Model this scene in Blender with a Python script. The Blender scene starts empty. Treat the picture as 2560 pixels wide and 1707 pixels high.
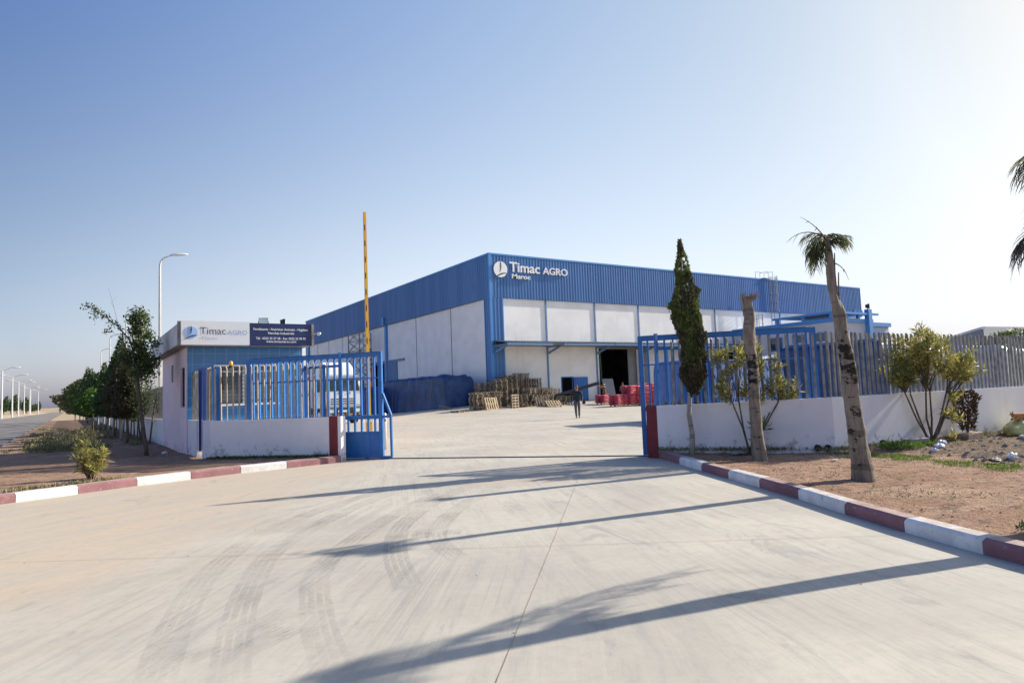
import bpy, bmesh, math, random
import numpy as np
from mathutils import Vector, Matrix, noise
rad = math.radians
C = bpy.context.scene.collection
SC = bpy.context.scene

# ------------------------------------------------------------------ camera
cd = bpy.data.cameras.new('camera'); cd.lens = 24; cd.sensor_width = 36; cd.clip_end = 6000; cd.clip_start = 0.05
cam = bpy.data.objects.new('camera', cd); C.objects.link(cam); SC.camera = cam
M3 = Matrix(((0.838779, -0.010434, -0.544373), (-0.543198, -0.084416, -0.83535), (-0.037237, 0.996376, -0.076474)))
cam.matrix_world = Matrix.Translation((0, 0, 1.45)) @ M3.to_4x4()
# ------------------------------------------------------------------ light
SUN = Vector((0.884, -0.115, 0.454)).normalized()
SKY_STRENGTH = 0.095
w = bpy.data.worlds.new('World'); SC.world = w; w.use_nodes = True
nt = w.node_tree; bg = nt.nodes['Background']; bg.inputs[1].default_value = SKY_STRENGTH
sky = nt.nodes.new('ShaderNodeTexSky'); sky.sky_type = 'NISHITA'; sky.sun_disc = False
sky.sun_elevation = math.asin(SUN.z); sky.sun_rotation = math.atan2(SUN.x, SUN.y)
sky.air_density = 1.0; sky.dust_density = 1.6; sky.ozone_density = 1.6; sky.altitude = 100
# dusty winter air: brightens the sky towards the sun's side and pales it at the horizon (depends on world direction only)
tc_ = nt.nodes.new('ShaderNodeTexCoord')
def wm(op, a, b=None, clamp=False):
    n = nt.nodes.new('ShaderNodeMath'); n.operation = op; n.use_clamp = clamp
    for i, v in ((0, a), (1, b)):
        if v is None: continue
        if isinstance(v, (int, float)): n.inputs[i].default_value = v
        else: nt.links.new(v, n.inputs[i])
    return n.outputs[0]
dp = nt.nodes.new('ShaderNodeVectorMath'); dp.operation = 'DOT_PRODUCT'; nt.links.new(tc_.outputs['Generated'], dp.inputs[0]); dp.inputs[1].default_value = SUN
sx = nt.nodes.new('ShaderNodeSeparateXYZ'); nt.links.new(tc_.outputs['Generated'], sx.inputs[0])
s_ = wm('MAXIMUM', dp.outputs['Value'], -0.12); e_ = wm('EXPONENT', wm('MULTIPLY', wm('MAXIMUM', sx.outputs[2], 0.0), -1/0.12))
cmb = nt.nodes.new('ShaderNodeCombineColor')
z_ = wm('MAXIMUM', sx.outputs[2], 0.0)
for i, (a, b, c, d, f, h, q) in enumerate([(0.90, 1.16, -2.73, -0.87, -0.42, -2.61, 3.71), (0.43, 1.04, -2.15, -0.39, -0.50, -1.36, 2.48), (-0.15, 1.05, -1.64, 0.66, -0.72, 0.45, 0.41)]):
    t_ = wm('ADD', wm('ADD', a, wm('MULTIPLY', s_, b)), wm('MULTIPLY', wm('MULTIPLY', s_, s_), c))
    t_ = wm('ADD', wm('ADD', t_, wm('MULTIPLY', e_, d)), wm('MULTIPLY', wm('MULTIPLY', e_, s_), f))
    t_ = wm('ADD', t_, wm('MULTIPLY', z_, wm('ADD', h, wm('MULTIPLY', s_, q))))
    t_ = wm('SUBTRACT', t_, wm('MULTIPLY', wm('MAXIMUM', wm('SUBTRACT', s_, 0.86), 0.0), 2.2))
    nt.links.new(wm('MINIMUM', wm('MAXIMUM', wm('EXPONENT', t_), 0.12), 3.0), cmb.inputs[i])
ml = nt.nodes.new('ShaderNodeMix'); ml.data_type = 'RGBA'; ml.blend_type = 'MULTIPLY'; ml.inputs[0].default_value = 1.0
nt.links.new(sky.outputs[0], ml.inputs[6]); nt.links.new(cmb.outputs[0], ml.inputs[7])
nt.links.new(ml.outputs[2], bg.inputs[0])
sl = bpy.data.lights.new('sun', 'SUN'); sl.energy = 4.6; sl.angle = rad(0.5); sl.color = (1, 0.925, 0.81)
so = bpy.data.objects.new('sun', sl); C.objects.link(so); so.rotation_euler = SUN.to_track_quat('Z', 'Y').to_euler()
SC.view_settings.view_transform = 'Standard'; SC.view_settings.look = 'None'
SC.view_settings.exposure = 0.76; SC.view_settings.gamma = 1.0

# ------------------------------------------------------------------ materials
MATS = {}
def newmat(name, rough=0.7, metal=0.0, spec=0.4):
    m = bpy.data.materials.new(name); m.use_nodes = True
    b = m.node_tree.nodes['Principled BSDF']
    b.inputs['Roughness'].default_value = rough; b.inputs['Metallic'].default_value = metal
    b.inputs['Specular IOR Level'].default_value = spec
    MATS[name] = m
    return m, m.node_tree, b
def mixc(nt, fac, a, b, mode='MIX'):
    n = nt.nodes.new('ShaderNodeMix'); n.data_type = 'RGBA'; n.blend_type = mode
    for i, v in ((0, fac), (6, a), (7, b)):
        if isinstance(v, bpy.types.NodeSocket): nt.links.new(v, n.inputs[i])
        elif i == 0: n.inputs[0].default_value = v
        else: n.inputs[i].default_value = (*v[:3], 1)
    return n.outputs[2]
def mth(nt, op, a, b=None, clamp=False):
    n = nt.nodes.new('ShaderNodeMath'); n.operation = op; n.use_clamp = clamp
    for i, v in ((0, a), (1, b)):
        if v is None: continue
        if isinstance(v, bpy.types.NodeSocket): nt.links.new(v, n.inputs[i])
        else: n.inputs[i].default_value = v
    return n.outputs[0]
def ramp(nt, v, lo, hi, a=0.0, b=1.0):
    n = nt.nodes.new('ShaderNodeMapRange'); nt.links.new(v, n.inputs[0]); n.interpolation_type = 'SMOOTHSTEP'
    for i, x in enumerate((lo, hi, a, b)): n.inputs[i+1].default_value = x
    return n.outputs[0]
def coords(nt, scale=(1, 1, 1), rot=(0, 0, 0), gen='Object'):
    t = nt.nodes.new('ShaderNodeTexCoord')
    if gen == 'World':
        g = nt.nodes.new('ShaderNodeNewGeometry'); src = g.outputs['Position']
    else: src = t.outputs[gen]
    m = nt.nodes.new('ShaderNodeMapping'); m.inputs['Scale'].default_value = scale; m.inputs['Rotation'].default_value = rot
    nt.links.new(src, m.inputs[0]); return m.outputs[0]
def streak(nt, ang, along, across, detail=5, rough=0.6, dist=0.3):
    """noise drawn out along a ground direction"""
    a = coords(nt, (1, 1, 1), (0, 0, -ang), 'World'); m = nt.nodes.new('ShaderNodeMapping'); m.inputs['Scale'].default_value = (along, across, 1); nt.links.new(a, m.inputs[0])
    return noi(nt, 1.0, detail, rough, co=m.outputs[0], dist=dist)
def noi(nt, scale, detail=4, rough=0.55, co=None, dist=0.0, gen='World', cs=(1, 1, 1), rot=(0, 0, 0)):
    n = nt.nodes.new('ShaderNodeTexNoise'); n.inputs['Scale'].default_value = scale
    n.inputs['Detail'].default_value = detail; n.inputs['Roughness'].default_value = rough; n.inputs['Distortion'].default_value = dist
    nt.links.new(co or coords(nt, cs, rot, gen), n.inputs['Vector']); return n.outputs['Fac']
def bump(nt, b, h, strength=0.3, dist=0.02):
    n = nt.nodes.new('ShaderNodeBump'); n.inputs['Strength'].default_value = strength; n.inputs['Distance'].default_value = dist
    nt.links.new(h, n.inputs['Height']); nt.links.new(n.outputs[0], b.inputs['Normal'])
def simple(name, col, rough=0.6, metal=0.0, var=0.12, vs=3.0, spec=0.4, dirt=None, dirt_amt=0.35, bmp=0.0, rust=None):
    m, nt, b = newmat(name, rough, metal, spec)
    f = noi(nt, vs, 5)
    c = mixc(nt, ramp(nt, f, 0.3, 0.7), [v*(1-var) for v in col], [min(1, v*(1+var)) for v in col])
    if dirt is not None:
        d = noi(nt, vs*0.45, 8, 0.7)
        c = mixc(nt, ramp(nt, d, 0.55, 0.8, 0, dirt_amt), c, dirt)
    if rust is not None:
        d = noi(nt, vs*4, 6, 0.75)
        c = mixc(nt, ramp(nt, d, 0.66, 0.76, 0, 0.8), c, rust)
    nt.links.new(c, b.inputs['Base Color'])
    if bmp: bump(nt, b, noi(nt, vs*12, 6, 0.65), bmp, 0.01)
    return m
def mat_wall(name, col, stain=(0.16, 0.14, 0.12), zlo=0.1, zhi=0.75, amt=0.55, bmp=0.25, reg=1.0):
    """painted render: faint trowel mottling, rain streaks, blotchy splash stains low down (real dirt with its own outlines)"""
    m, nt, b = newmat(name, 0.85, 0, 0.25)
    g = nt.nodes.new('ShaderNodeNewGeometry'); sp = nt.nodes.new('ShaderNodeSeparateXYZ'); nt.links.new(g.outputs['Position'], sp.inputs[0])
    c = mixc(nt, ramp(nt, noi(nt, 1.3*reg, 5), 0.3, 0.7), [v*0.93 for v in col], [min(1, v*1.03) for v in col])
    st = noi(nt, 5.0*reg, 5, 0.6, cs=(1, 1, 0.10))
    c = mixc(nt, ramp(nt, st, 0.56, 0.76, 0, 0.22), c, [v*0.6 for v in col])
    n1 = noi(nt, 5.5*reg, 9, 0.72)
    zf = ramp(nt, sp.outputs[2], zlo, zhi, 0.13, -0.06)
    s = ramp(nt, mth(nt, 'ADD', n1, zf), 0.60, 0.72, 0, amt)
    c = mixc(nt, s, c, stain)
    sc = noi(nt, 9*reg, 3, 0.5)
    c = mixc(nt, ramp(nt, sc, 0.74, 0.78, 0, 0.35), c, (0.3, 0.28, 0.27))
    nt.links.new(c, b.inputs['Base Color']); bump(nt, b, noi(nt, 40*reg, 5, 0.6), bmp, 0.01)
    return m

def make_concrete():
    m, nt, b = newmat('concrete', 0.82, 0, 0.3)
    g = nt.nodes.new('ShaderNodeNewGeometry'); sp = nt.nodes.new('ShaderNodeSeparateXYZ'); nt.links.new(g.outputs['Position'], sp.inputs[0])
    X, Y = sp.outputs[0], sp.outputs[1]
    grey = mixc(nt, ramp(nt, noi(nt, 0.35, 6, 0.6, dist=0.6), 0.35, 0.65), (0.455, 0.42, 0.35), (0.57, 0.525, 0.43))
    # wheel-dragged streaks: they curve with the traffic, steeper to the right of the drive
    right = ramp(nt, mth(nt, 'SUBTRACT', X, mth(nt, 'MULTIPLY', Y, 0.15)), 1.6, 3.4)
    def fan(al, ac, det, rg, ds):
        m_ = nt.nodes.new('ShaderNodeMix'); nt.links.new(right, m_.inputs[0])
        nt.links.new(streak(nt, rad(53), al, ac, det, rg, ds), m_.inputs[2]); nt.links.new(streak(nt, rad(66), al, ac, det, rg, ds), m_.inputs[3]); return m_.outputs[0]
    s1 = fan(0.55, 6.0, 7, 0.72, 0.5); s2 = fan(0.45, 15, 5, 0.66, 0.35); s3 = fan(0.3, 55, 3, 0.5, 0.15)
    patch_ = noi(nt, 0.6, 5, 0.6)
    grey = mixc(nt, mth(nt, 'MULTIPLY', ramp(nt, s1, 0.47, 0.66, 0, 0.6), ramp(nt, patch_, 0.35, 0.6, 0.35, 1.0)), grey, (0.325, 0.31, 0.275))
    grey = mixc(nt, ramp(nt, s2, 0.50, 0.74, 0, 0.34), grey, (0.61, 0.56, 0.45))
    grey = mixc(nt, mth(nt, 'MULTIPLY', ramp(nt, s3, 0.50, 0.64, 0, 0.42), ramp(nt, noi(nt, 0.5, 4), 0.42, 0.58)), grey, (0.33, 0.30, 0.25))
    # sand blown over the slab, thick by the left kerb
    e = mth(nt, 'SUBTRACT', mth(nt, 'SUBTRACT', Y, mth(nt, 'MULTIPLY', X, 1.45)), 5.3)
    e = mth(nt, 'ADD', e, mth(nt, 'MULTIPLY', mth(nt, 'SUBTRACT', noi(nt, 0.5, 6, 0.65, dist=1.0), 0.5), 5.0))
    sandf = mth(nt, 'MULTIPLY', ramp(nt, e, -0.8, 2.6, 0.0, 0.88), ramp(nt, Y, 14, 22, 1.0, 0.45))
    sand = mixc(nt, ramp(nt, streak(nt, rad(30), 0.35, 2.8, 6, 0.7, 0.5), 0.36, 0.62), (0.585, 0.455, 0.315), (0.50, 0.435, 0.345))
    c = mixc(nt, sandf, grey, sand)
    pf = ramp(nt, noi(nt, 0.28, 7, 0.62, dist=1.2, cs=(0.6, 1.2, 1)), 0.50, 0.66, 0, 0.6)
    c = mixc(nt, pf, c, (0.52, 0.43, 0.32))
    ch = noi(nt, 0.9, 8, 0.75, dist=1.4)
    c = mixc(nt, ramp(nt, ch, 0.58, 0.66, 0, 0.22), c, (0.62, 0.50, 0.38))
    # damp / oily dark scuffs
    d = fan(0.6, 1.9, 7, 0.72, 0.9)
    c = mixc(nt, ramp(nt, d, 0.585, 0.66, 0, 0.45), c, (0.26, 0.255, 0.24))
    c = mixc(nt, ramp(nt, noi(nt, 9, 6, 0.75), 0.42, 0.68, 0, 0.22), c, (0.31, 0.29, 0.25))
    sp2 = noi(nt, 34, 2, 0.5)
    c = mixc(nt, ramp(nt, sp2, 0.73, 0.76, 0, 0.5), c, (0.2, 0.18, 0.15))
    fine = noi(nt, 110, 3, 0.7)
    c = mixc(nt, ramp(nt, fine, 0.3, 0.7, 0, 0.16), c, (0.3, 0.28, 0.25))
    nt.links.new(c, b.inputs['Base Color'])
    h = mth(nt, 'ADD', noi(nt, 160, 3, 0.6), mth(nt, 'MULTIPLY', s2, 1.2))
    bump(nt, b, h, 0.22, 0.006)
def make_soil():
    m, nt, b = newmat('soil', 0.95, 0, 0.1)
    c = mixc(nt, ramp(nt, noi(nt, 0.7, 7, 0.65, dist=0.5), 0.35, 0.65), (0.35, 0.205, 0.135), (0.47, 0.32, 0.215))
    c = mixc(nt, ramp(nt, noi(nt, 6, 8, 0.75, cs=(1, 1.8, 1)), 0.48, 0.66, 0, 0.75), c, (0.21, 0.135, 0.10))
    c = mixc(nt, ramp(nt, noi(nt, 15, 6, 0.7), 0.53, 0.66, 0, 0.7), c, (0.55, 0.41, 0.31))
    c = mixc(nt, ramp(nt, noi(nt, 3.2, 9, 0.8, dist=0.7, cs=(1, 1.6, 1)), 0.53, 0.59, 0, 0.8), c, (0.12, 0.082, 0.06))
    c = mixc(nt, ramp(nt, noi(nt, 0.35, 6, 0.6), 0.45, 0.62, 0, 0.45), c, (0.30, 0.17, 0.105))
    # olive film of low weeds in patches
    gf = ramp(nt, noi(nt, 1.2, 7, 0.72, dist=0.6), 0.57, 0.66, 0, 0.7)
    c = mixc(nt, mth(nt, 'MULTIPLY', gf, ramp(nt, noi(nt, 24, 4), 0.4, 0.6)), c, (0.155, 0.16, 0.055))
    # darker turned earth over towards the far corner
    g = nt.nodes.new('ShaderNodeNewGeometry'); sp = nt.nodes.new('ShaderNodeSeparateXYZ'); nt.links.new(g.outputs['Position'], sp.inputs[0])
    e = mth(nt, 'SUBTRACT', sp.outputs[0], mth(nt, 'MULTIPLY', sp.outputs[1], 0.28))
    e = mth(nt, 'ADD', e, mth(nt, 'MULTIPLY', mth(nt, 'SUBTRACT', noi(nt, 1.3, 6, 0.7), 0.5), 2.2))
    far = ramp(nt, e, 10.7, 11.3)
    c = mixc(nt, mth(nt, 'MULTIPLY', far, 0.8), c, mixc(nt, ramp(nt, noi(nt, 9, 7, 0.75), 0.4, 0.62), (0.09, 0.07, 0.05), (0.26, 0.20, 0.15)))
    nt.links.new(c, b.inputs['Base Color'])
    bump(nt, b, mth(nt, 'ADD', noi(nt, 28, 7, 0.75), mth(nt, 'MULTIPLY', noi(nt, 7, 5, 0.6), 2)), 0.9, 0.035)
def make_asphalt():
    m, nt, b = newmat('asphalt', 0.85, 0, 0.3)
    c = mixc(nt, ramp(nt, noi(nt, 0.5, 7, 0.7, cs=(1, 0.3, 1)), 0.35, 0.65), (0.17, 0.155, 0.14), (0.27, 0.24, 0.21))
    nt.links.new(c, b.inputs['Base Color']); bump(nt, b, noi(nt, 60, 4), 0.3, 0.01)
def make_tile():
    m, nt, b = newmat('blue_tile', 0.2, 0, 0.5)
    t = nt.nodes.new('ShaderNodeTexBrick'); t.offset = 0; t.squash = 1
    g = nt.nodes.new('ShaderNodeNewGeometry'); sp = nt.nodes.new('ShaderNodeSeparateXYZ'); nt.links.new(g.outputs['Position'], sp.inputs[0])
    cm = nt.nodes.new('ShaderNodeCombineXYZ'); nt.links.new(mth(nt, 'SUBTRACT', sp.outputs[0], 2.94), cm.inputs[0]); nt.links.new(mth(nt, 'SUBTRACT', sp.outputs[2], 1.04), cm.inputs[1])
    nt.links.new(cm.outputs[0], t.inputs['Vector'])
    t.inputs['Scale'].default_value = 1.0; t.inputs['Mortar Size'].default_value = 0.006; t.inputs['Brick Width'].default_value = 0.302; t.inputs['Row Height'].default_value = 0.315
    t.inputs['Color1'].default_value = (0.035, 0.165, 0.40, 1); t.inputs['Color2'].default_value = (0.042, 0.18, 0.42, 1); t.inputs['Mortar'].default_value = (0.16, 0.32, 0.55, 1)
    t.inputs['Bias'].default_value = 0.0
    nt.links.new(t.outputs['Color'], b.inputs['Base Color'])
def make_leaf(name, cols, rough=0.55, trans=0.25):
    m, nt, b = newmat(name, rough, 0, 0.35)
    g = nt.nodes.new('ShaderNodeNewGeometry')
    r = nt.nodes.new('ShaderNodeValToRGB'); nt.links.new(g.outputs['Random Per Island'], r.inputs[0])
    el = r.color_ramp.elements; el[0].color = (*cols[0], 1); el[1].color = (*cols[-1], 1)
    for i, c in enumerate(cols[1:-1]):
        e = el.new((i+1)/(len(cols)-1)); e.color = (*c, 1)
    c = mixc(nt, ramp(nt, noi(nt, 2.2, 3), 0.35, 0.65), r.outputs[0], [v*0.75 for v in cols[0]])
    c = mixc(nt, 0.5, r.outputs[0], c)
    nt.links.new(c, b.inputs['Base Color'])
    tr = nt.nodes.new('ShaderNodeBsdfTranslucent'); nt.links.new(c, tr.inputs[0])
    mx = nt.nodes.new('ShaderNodeMixShader'); mx.inputs[0].default_value = trans
    out = [n for n in nt.nodes if n.type == 'OUTPUT_MATERIAL'][0]
    nt.links.new(b.outputs[0], mx.inputs[1]); nt.links.new(tr.outputs[0], mx.inputs[2]); nt.links.new(mx.outputs[0], out.inputs[0])
def make_bark(name, a, bcol, ringscale=9.0, burnt=False):
    m, nt, b = newmat(name, 0.9, 0, 0.15)
    c = mixc(nt, ramp(nt, noi(nt, 18, 7, 0.7, cs=(1, 1, 0.18)), 0.35, 0.65), a, bcol)
    rings = noi(nt, ringscale, 3, 0.5, cs=(0.12, 0.12, 1))
    c = mixc(nt, ramp(nt, rings, 0.58, 0.64, 0, 0.5), c, [v*0.4 for v in a])
    if burnt:
        n1 = noi(nt, 7, 5, 0.7, cs=(0.8, 0.8, 1.6))
        g = nt.nodes.new('ShaderNodeNewGeometry'); sp = nt.nodes.new('ShaderNodeSeparateXYZ'); nt.links.new(g.outputs['Position'], sp.inputs[0])
        band = mth(nt, 'MULTIPLY', ramp(nt, sp.outputs[2], 1.35, 1.5), ramp(nt, sp.outputs[2], 1.95, 2.1, 1, 0))
        f = ramp(nt, mth(nt, 'ADD', n1, mth(nt, 'MULTIPLY', band, 0.16)), 0.60, 0.66, 0, 0.92)
        c = mixc(nt, f, c, (0.012, 0.011, 0.01))
    nt.links.new(c, b.inputs['Base Color']); bump(nt, b, noi(nt, 30, 6, 0.7, cs=(1, 1, 0.3)), 0.6, 0.02)
def make_glass(name, col=(0.03, 0.035, 0.04), rough=0.06):
    m, nt, b = newmat(name, rough, 0, 0.8); b.inputs['Base Color'].default_value = (*col, 1)
    c = mixc(nt, ramp(nt, noi(nt, 1.4, 3), 0.4, 0.6), col, [v*2.2 for v in col]); nt.links.new(c, b.inputs['Base Color'])
make_concrete(); make_soil(); make_asphalt(); make_tile()
simple('far_ground', (0.40, 0.30, 0.19), 0.95, var=0.2, vs=0.05, dirt=(0.22, 0.2, 0.1), dirt_amt=0.6)
mat_wall('white_wall', (0.84, 0.81, 0.82))
mat_wall('guard_wall', (0.88, 0.72, 0.745), stain=(0.32, 0.2, 0.16))  # pink in the base colour stands for light bounced off the red soil
mat_wall('warehouse_wall', (0.90, 0.89, 0.87), amt=0.2, bmp=0.3, reg=0.5)
simple('roof_white', (0.68, 0.68, 0.67), 0.8, var=0.1, dirt=(0.3, 0.28, 0.26))
simple('grey_concrete', (0.27, 0.26, 0.25), 0.85, var=0.2, vs=5, dirt=(0.12, 0.11, 0.1), bmp=0.3)
def make_cladding():
    m, nt, b = newmat('blue_cladding', 0.42, 0, 0.4)
    c = mixc(nt, ramp(nt, noi(nt, 0.9, 2, 0.5, cs=(1, 1, 0.001)), 0.4, 0.6), (0.066, 0.182, 0.42), (0.088, 0.215, 0.47))
    c = mixc(nt, ramp(nt, noi(nt, 3.2, 6, 0.7, cs=(1, 1, 0.07)), 0.52, 0.72, 0, 0.35), c, (0.12, 0.23, 0.40))
    c = mixc(nt, ramp(nt, noi(nt, 0.5, 7, 0.7), 0.56, 0.72, 0, 0.35), c, (0.07, 0.14, 0.28))
    nt.links.new(c, b.inputs['Base Color'])
make_cladding()
simple('blue_trim', (0.07, 0.27, 0.62), 0.4, var=0.05, vs=1)
simple('gate_blue', (0.028, 0.155, 0.45), 0.38, 0.0, var=0.12, vs=4, dirt=(0.03, 0.07, 0.16), dirt_amt=0.35, rust=(0.1, 0.1, 0.12))
simple('post_blue', (0.04, 0.07, 0.28), 0.5, var=0.1)
simple('rope_tan', (0.3, 0.24, 0.16), 0.9)
simple('grease', (0.035, 0.035, 0.035), 0.5)
simple('steel_blue', (0.12, 0.24, 0.42), 0.5, var=0.1)
simple('galvanised', (0.235, 0.235, 0.225), 0.5, 0.25, var=0.3, vs=7, dirt=(0.11, 0.08, 0.05), dirt_amt=0.7)
simple('galvanised_light', (0.42, 0.35, 0.26), 0.5, 0.1, var=0.15, vs=7, dirt=(0.22, 0.16, 0.1), dirt_amt=0.6)
simple('steel_grey', (0.22, 0.23, 0.24), 0.5, 0.4, var=0.1)
simple('dark_steel', (0.05, 0.055, 0.065), 0.55, 0.3, var=0.2)
simple('lamp_pole', (0.62, 0.61, 0.58), 0.5, 0.1, var=0.06)
simple('lamp_head', (0.66, 0.67, 0.68), 0.35, 0.2, var=0.04)
def mat_kerb(name, col):
    """painted stone: worn and chipped paint, tyre rubbing on the face, soil spilt over the top"""
    m, nt, b = newmat(name, 0.8, 0, 0.25)
    g = nt.nodes.new('ShaderNodeNewGeometry'); sp = nt.nodes.new('ShaderNodeSeparateXYZ'); nt.links.new(g.outputs['Normal'], sp.inputs[0])
    c = mixc(nt, ramp(nt, noi(nt, 3, 6), 0.3, 0.7), [v*.82 for v in col], [min(1, v*1.1) for v in col])
    c = mixc(nt, ramp(nt, noi(nt, 14, 8, .75), 0.60, 0.64, 0, .85), c, (0.40, 0.36, 0.31))
    c = mixc(nt, ramp(nt, noi(nt, 5, 7, .7, cs=(1, 1, 3)), 0.56, 0.72, 0, .5), c, [v*.45+.04 for v in col])
    top = mth(nt, 'MULTIPLY', ramp(nt, sp.outputs[2], 0.75, 0.95), ramp(nt, noi(nt, 4, 7, .7), 0.38, 0.58, 0.25, 0.85))
    c = mixc(nt, top, c, (0.50, 0.40, 0.32))
    nt.links.new(c, b.inputs['Base Color']); bump(nt, b, noi(nt, 45, 6, .7), .5, .012)
mat_kerb('kerb_white', (0.78, 0.77, 0.74)); mat_kerb('kerb_red', (0.29, 0.145, 0.155))
simple('pillar_red', (0.21, 0.032, 0.035), 0.7, var=0.12, vs=4, dirt=(0.12, 0.03, 0.03))
simple('boom_yellow', (0.72, 0.38, 0.03), 0.45, var=0.06, vs=3, dirt=(0.3, 0.16, 0.03))
simple('black', (0.012, 0.012, 0.012), 0.6)
simple('rubber', (0.02, 0.02, 0.021), 0.8)
simple('truck_white', (0.80, 0.80, 0.79), 0.25, var=0.03, spec=0.5)
simple('box_white', (0.62, 0.61, 0.58), 0.5, var=0.08, dirt=(0.3, 0.27, 0.24))
simple('chrome', (0.5, 0.5, 0.5), 0.2, 0.9)
simple('orange', (0.85, 0.30, 0.015), 0.3)
simple('amber', (0.95, 0.42, 0.01), 0.15, spec=0.8)
simple('red_reflector', (0.5, 0.02, 0.02), 0.3)
simple('sign_white', (0.78, 0.79, 0.80), 0.4, var=0.01)
simple('sign_navy', (0.018, 0.032, 0.115), 0.25, var=0.15, vs=2)
simple('logo_disc', (0.36, 0.53, 0.82), 0.45, var=0.12, vs=4)
simple('logo_navy', (0.03, 0.05, 0.16), 0.45)
simple('text_navy', (0.07, 0.07, 0.13), 0.45, var=0.02)
simple('text_blue', (0.22, 0.36, 0.62), 0.45, var=0.02)
simple('text_grey', (0.42, 0.48, 0.60), 0.45, var=0.02)
simple('text_white', (0.86, 0.86, 0.86), 0.45, var=0.02)
simple('logo_slot', (0.06, 0.07, 0.11), 0.6)
simple('pallet_wood', (0.27, 0.215, 0.155), 0.85, var=0.3, vs=3, dirt=(0.12, 0.09, 0.06), dirt_amt=0.6, bmp=0.3)  # wood colour darkened to stand for the shade over the pile
simple('pallet_fresh', (0.52, 0.40, 0.25), 0.85, var=0.2, vs=4, dirt=(0.2, 0.15, 0.1), dirt_amt=0.5)
simple('sack_red', (0.50, 0.09, 0.125), 0.38, var=0.18, vs=5, dirt=(0.35, 0.05, 0.05), spec=0.5)
simple('tarp_navy', (0.022, 0.06, 0.17), 0.5, var=0.35, vs=1.2, dirt=(0.09, 0.11, 0.15), dirt_amt=0.5, bmp=0.4)
simple('tarp_blue', (0.025, 0.10, 0.36), 0.4, var=0.2, vs=2, dirt=(0.1, 0.18, 0.35), bmp=0.4)
def make_wrap(name, base, streak, lo, hi):
    m, nt, b = newmat(name, 0.22, 0, 0.6)
    s = noi(nt, 3.0, 6, 0.65, cs=(1.6, 1.6, 0.45), dist=1.6)
    c = mixc(nt, ramp(nt, s, lo, hi), base, streak)
    nt.links.new(c, b.inputs['Base Color']); bump(nt, b, s, 0.9, 0.09)
make_wrap('plastic_wrap', (0.04, 0.14, 0.40), (0.80, 0.86, 0.92), 0.45, 0.54)
make_wrap('grey_wrap', (0.34, 0.37, 0.42), (0.85, 0.87, 0.89), 0.38, 0.54)
simple('plastic_white', (0.75, 0.76, 0.78), 0.4, var=0.1)
simple('plastic_lilac', (0.52, 0.54, 0.72), 0.4, var=0.1)
simple('sack_yellow', (0.56, 0.55, 0.22), 0.6, var=0.15, vs=6, dirt=(0.25, 0.23, 0.1))
simple('rock', (0.30, 0.27, 0.24), 0.9, var=0.25, vs=8, bmp=0.6)
simple('block_tan', (0.36, 0.27, 0.2), 0.9, var=0.2, vs=8, bmp=0.6)
simple('skin', (0.30, 0.16, 0.10), 0.6, var=0.05)
simple('hair', (0.02, 0.016, 0.014), 0.8)
simple('jacket_dark', (0.016, 0.019, 0.022), 0.75, var=0.2)
simple('trousers_grey', (0.085, 0.085, 0.078), 0.85, var=0.2, vs=9)
simple('cap_grey', (0.11, 0.11, 0.13), 0.8)
simple('cap_white', (0.6, 0.6, 0.58), 0.8)
simple('sweater_brown', (0.23, 0.13, 0.09), 0.9, var=0.15)
simple('shirt_grey', (0.17, 0.15, 0.12), 0.9, var=0.15)
simple('shoe', (0.02, 0.018, 0.016), 0.5)
simple('paper', (0.75, 0.75, 0.78), 0.6)
simple('cat_orange', (0.52, 0.23, 0.08), 0.9, var=0.25, vs=18)
simple('cat_white', (0.72, 0.68, 0.62), 0.9)
simple('window_frame', (0.68, 0.69, 0.70), 0.5)
simple('curtain', (0.33, 0.33, 0.30), 0.9, var=0.15, vs=3)
simple('annex_wall', (0.56, 0.56, 0.60), 0.85, var=0.05, vs=1)
simple('far_grey', (0.26, 0.27, 0.29), 0.7, var=0.05, vs=0.3)
simple('far_white', (0.72, 0.74, 0.76), 0.7, var=0.03, vs=0.3)
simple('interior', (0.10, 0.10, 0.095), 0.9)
simple('joint', (0.36, 0.28, 0.19), 0.95, var=0.3, vs=9)
make_glass('glass'); make_glass('guard_glass', (0.13, 0.13, 0.12), 0.12); make_glass('lens', (0.35, 0.42, 0.38), 0.15)  # guardhouse pane greyed to stand for the light interior behind it
make_leaf('leaf_cypress', [(0.06, 0.10, 0.025), (0.11, 0.15, 0.04), (0.16, 0.16, 0.07), (0.25, 0.31, 0.06)], 0.7, 0.3)
make_leaf('leaf_conifer', [(0.035, 0.07, 0.028), (0.06, 0.115, 0.04), (0.13, 0.18, 0.065)], 0.7, 0.25)
make_leaf('leaf_brownish', [(0.06, 0.065, 0.035), (0.15, 0.12, 0.075), (0.06, 0.085, 0.03)], 0.75, 0.25)
make_leaf('leaf_dark', [(0.03, 0.055, 0.02), (0.065, 0.105, 0.03), (0.13, 0.18, 0.055), (0.23, 0.26, 0.10)], 0.45, 0.35)
make_leaf('leaf_bright', [(0.05, 0.12, 0.015), (0.09, 0.20, 0.03), (0.14, 0.24, 0.05)], 0.5, 0.3)
make_leaf('leaf_oleander', [(0.13, 0.17, 0.05), (0.27, 0.28, 0.08), (0.50, 0.44, 0.12), (0.70, 0.54, 0.14), (0.18, 0.22, 0.07)], 0.5, 0.45)
make_leaf('leaf_oleander_green', [(0.08, 0.12, 0.045), (0.17, 0.21, 0.08), (0.32, 0.33, 0.13)], 0.5, 0.3)
make_leaf('leaf_yellow', [(0.5, 0.42, 0.05), (0.62, 0.5, 0.12), (0.36, 0.34, 0.06)], 0.5, 0.35)
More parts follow.
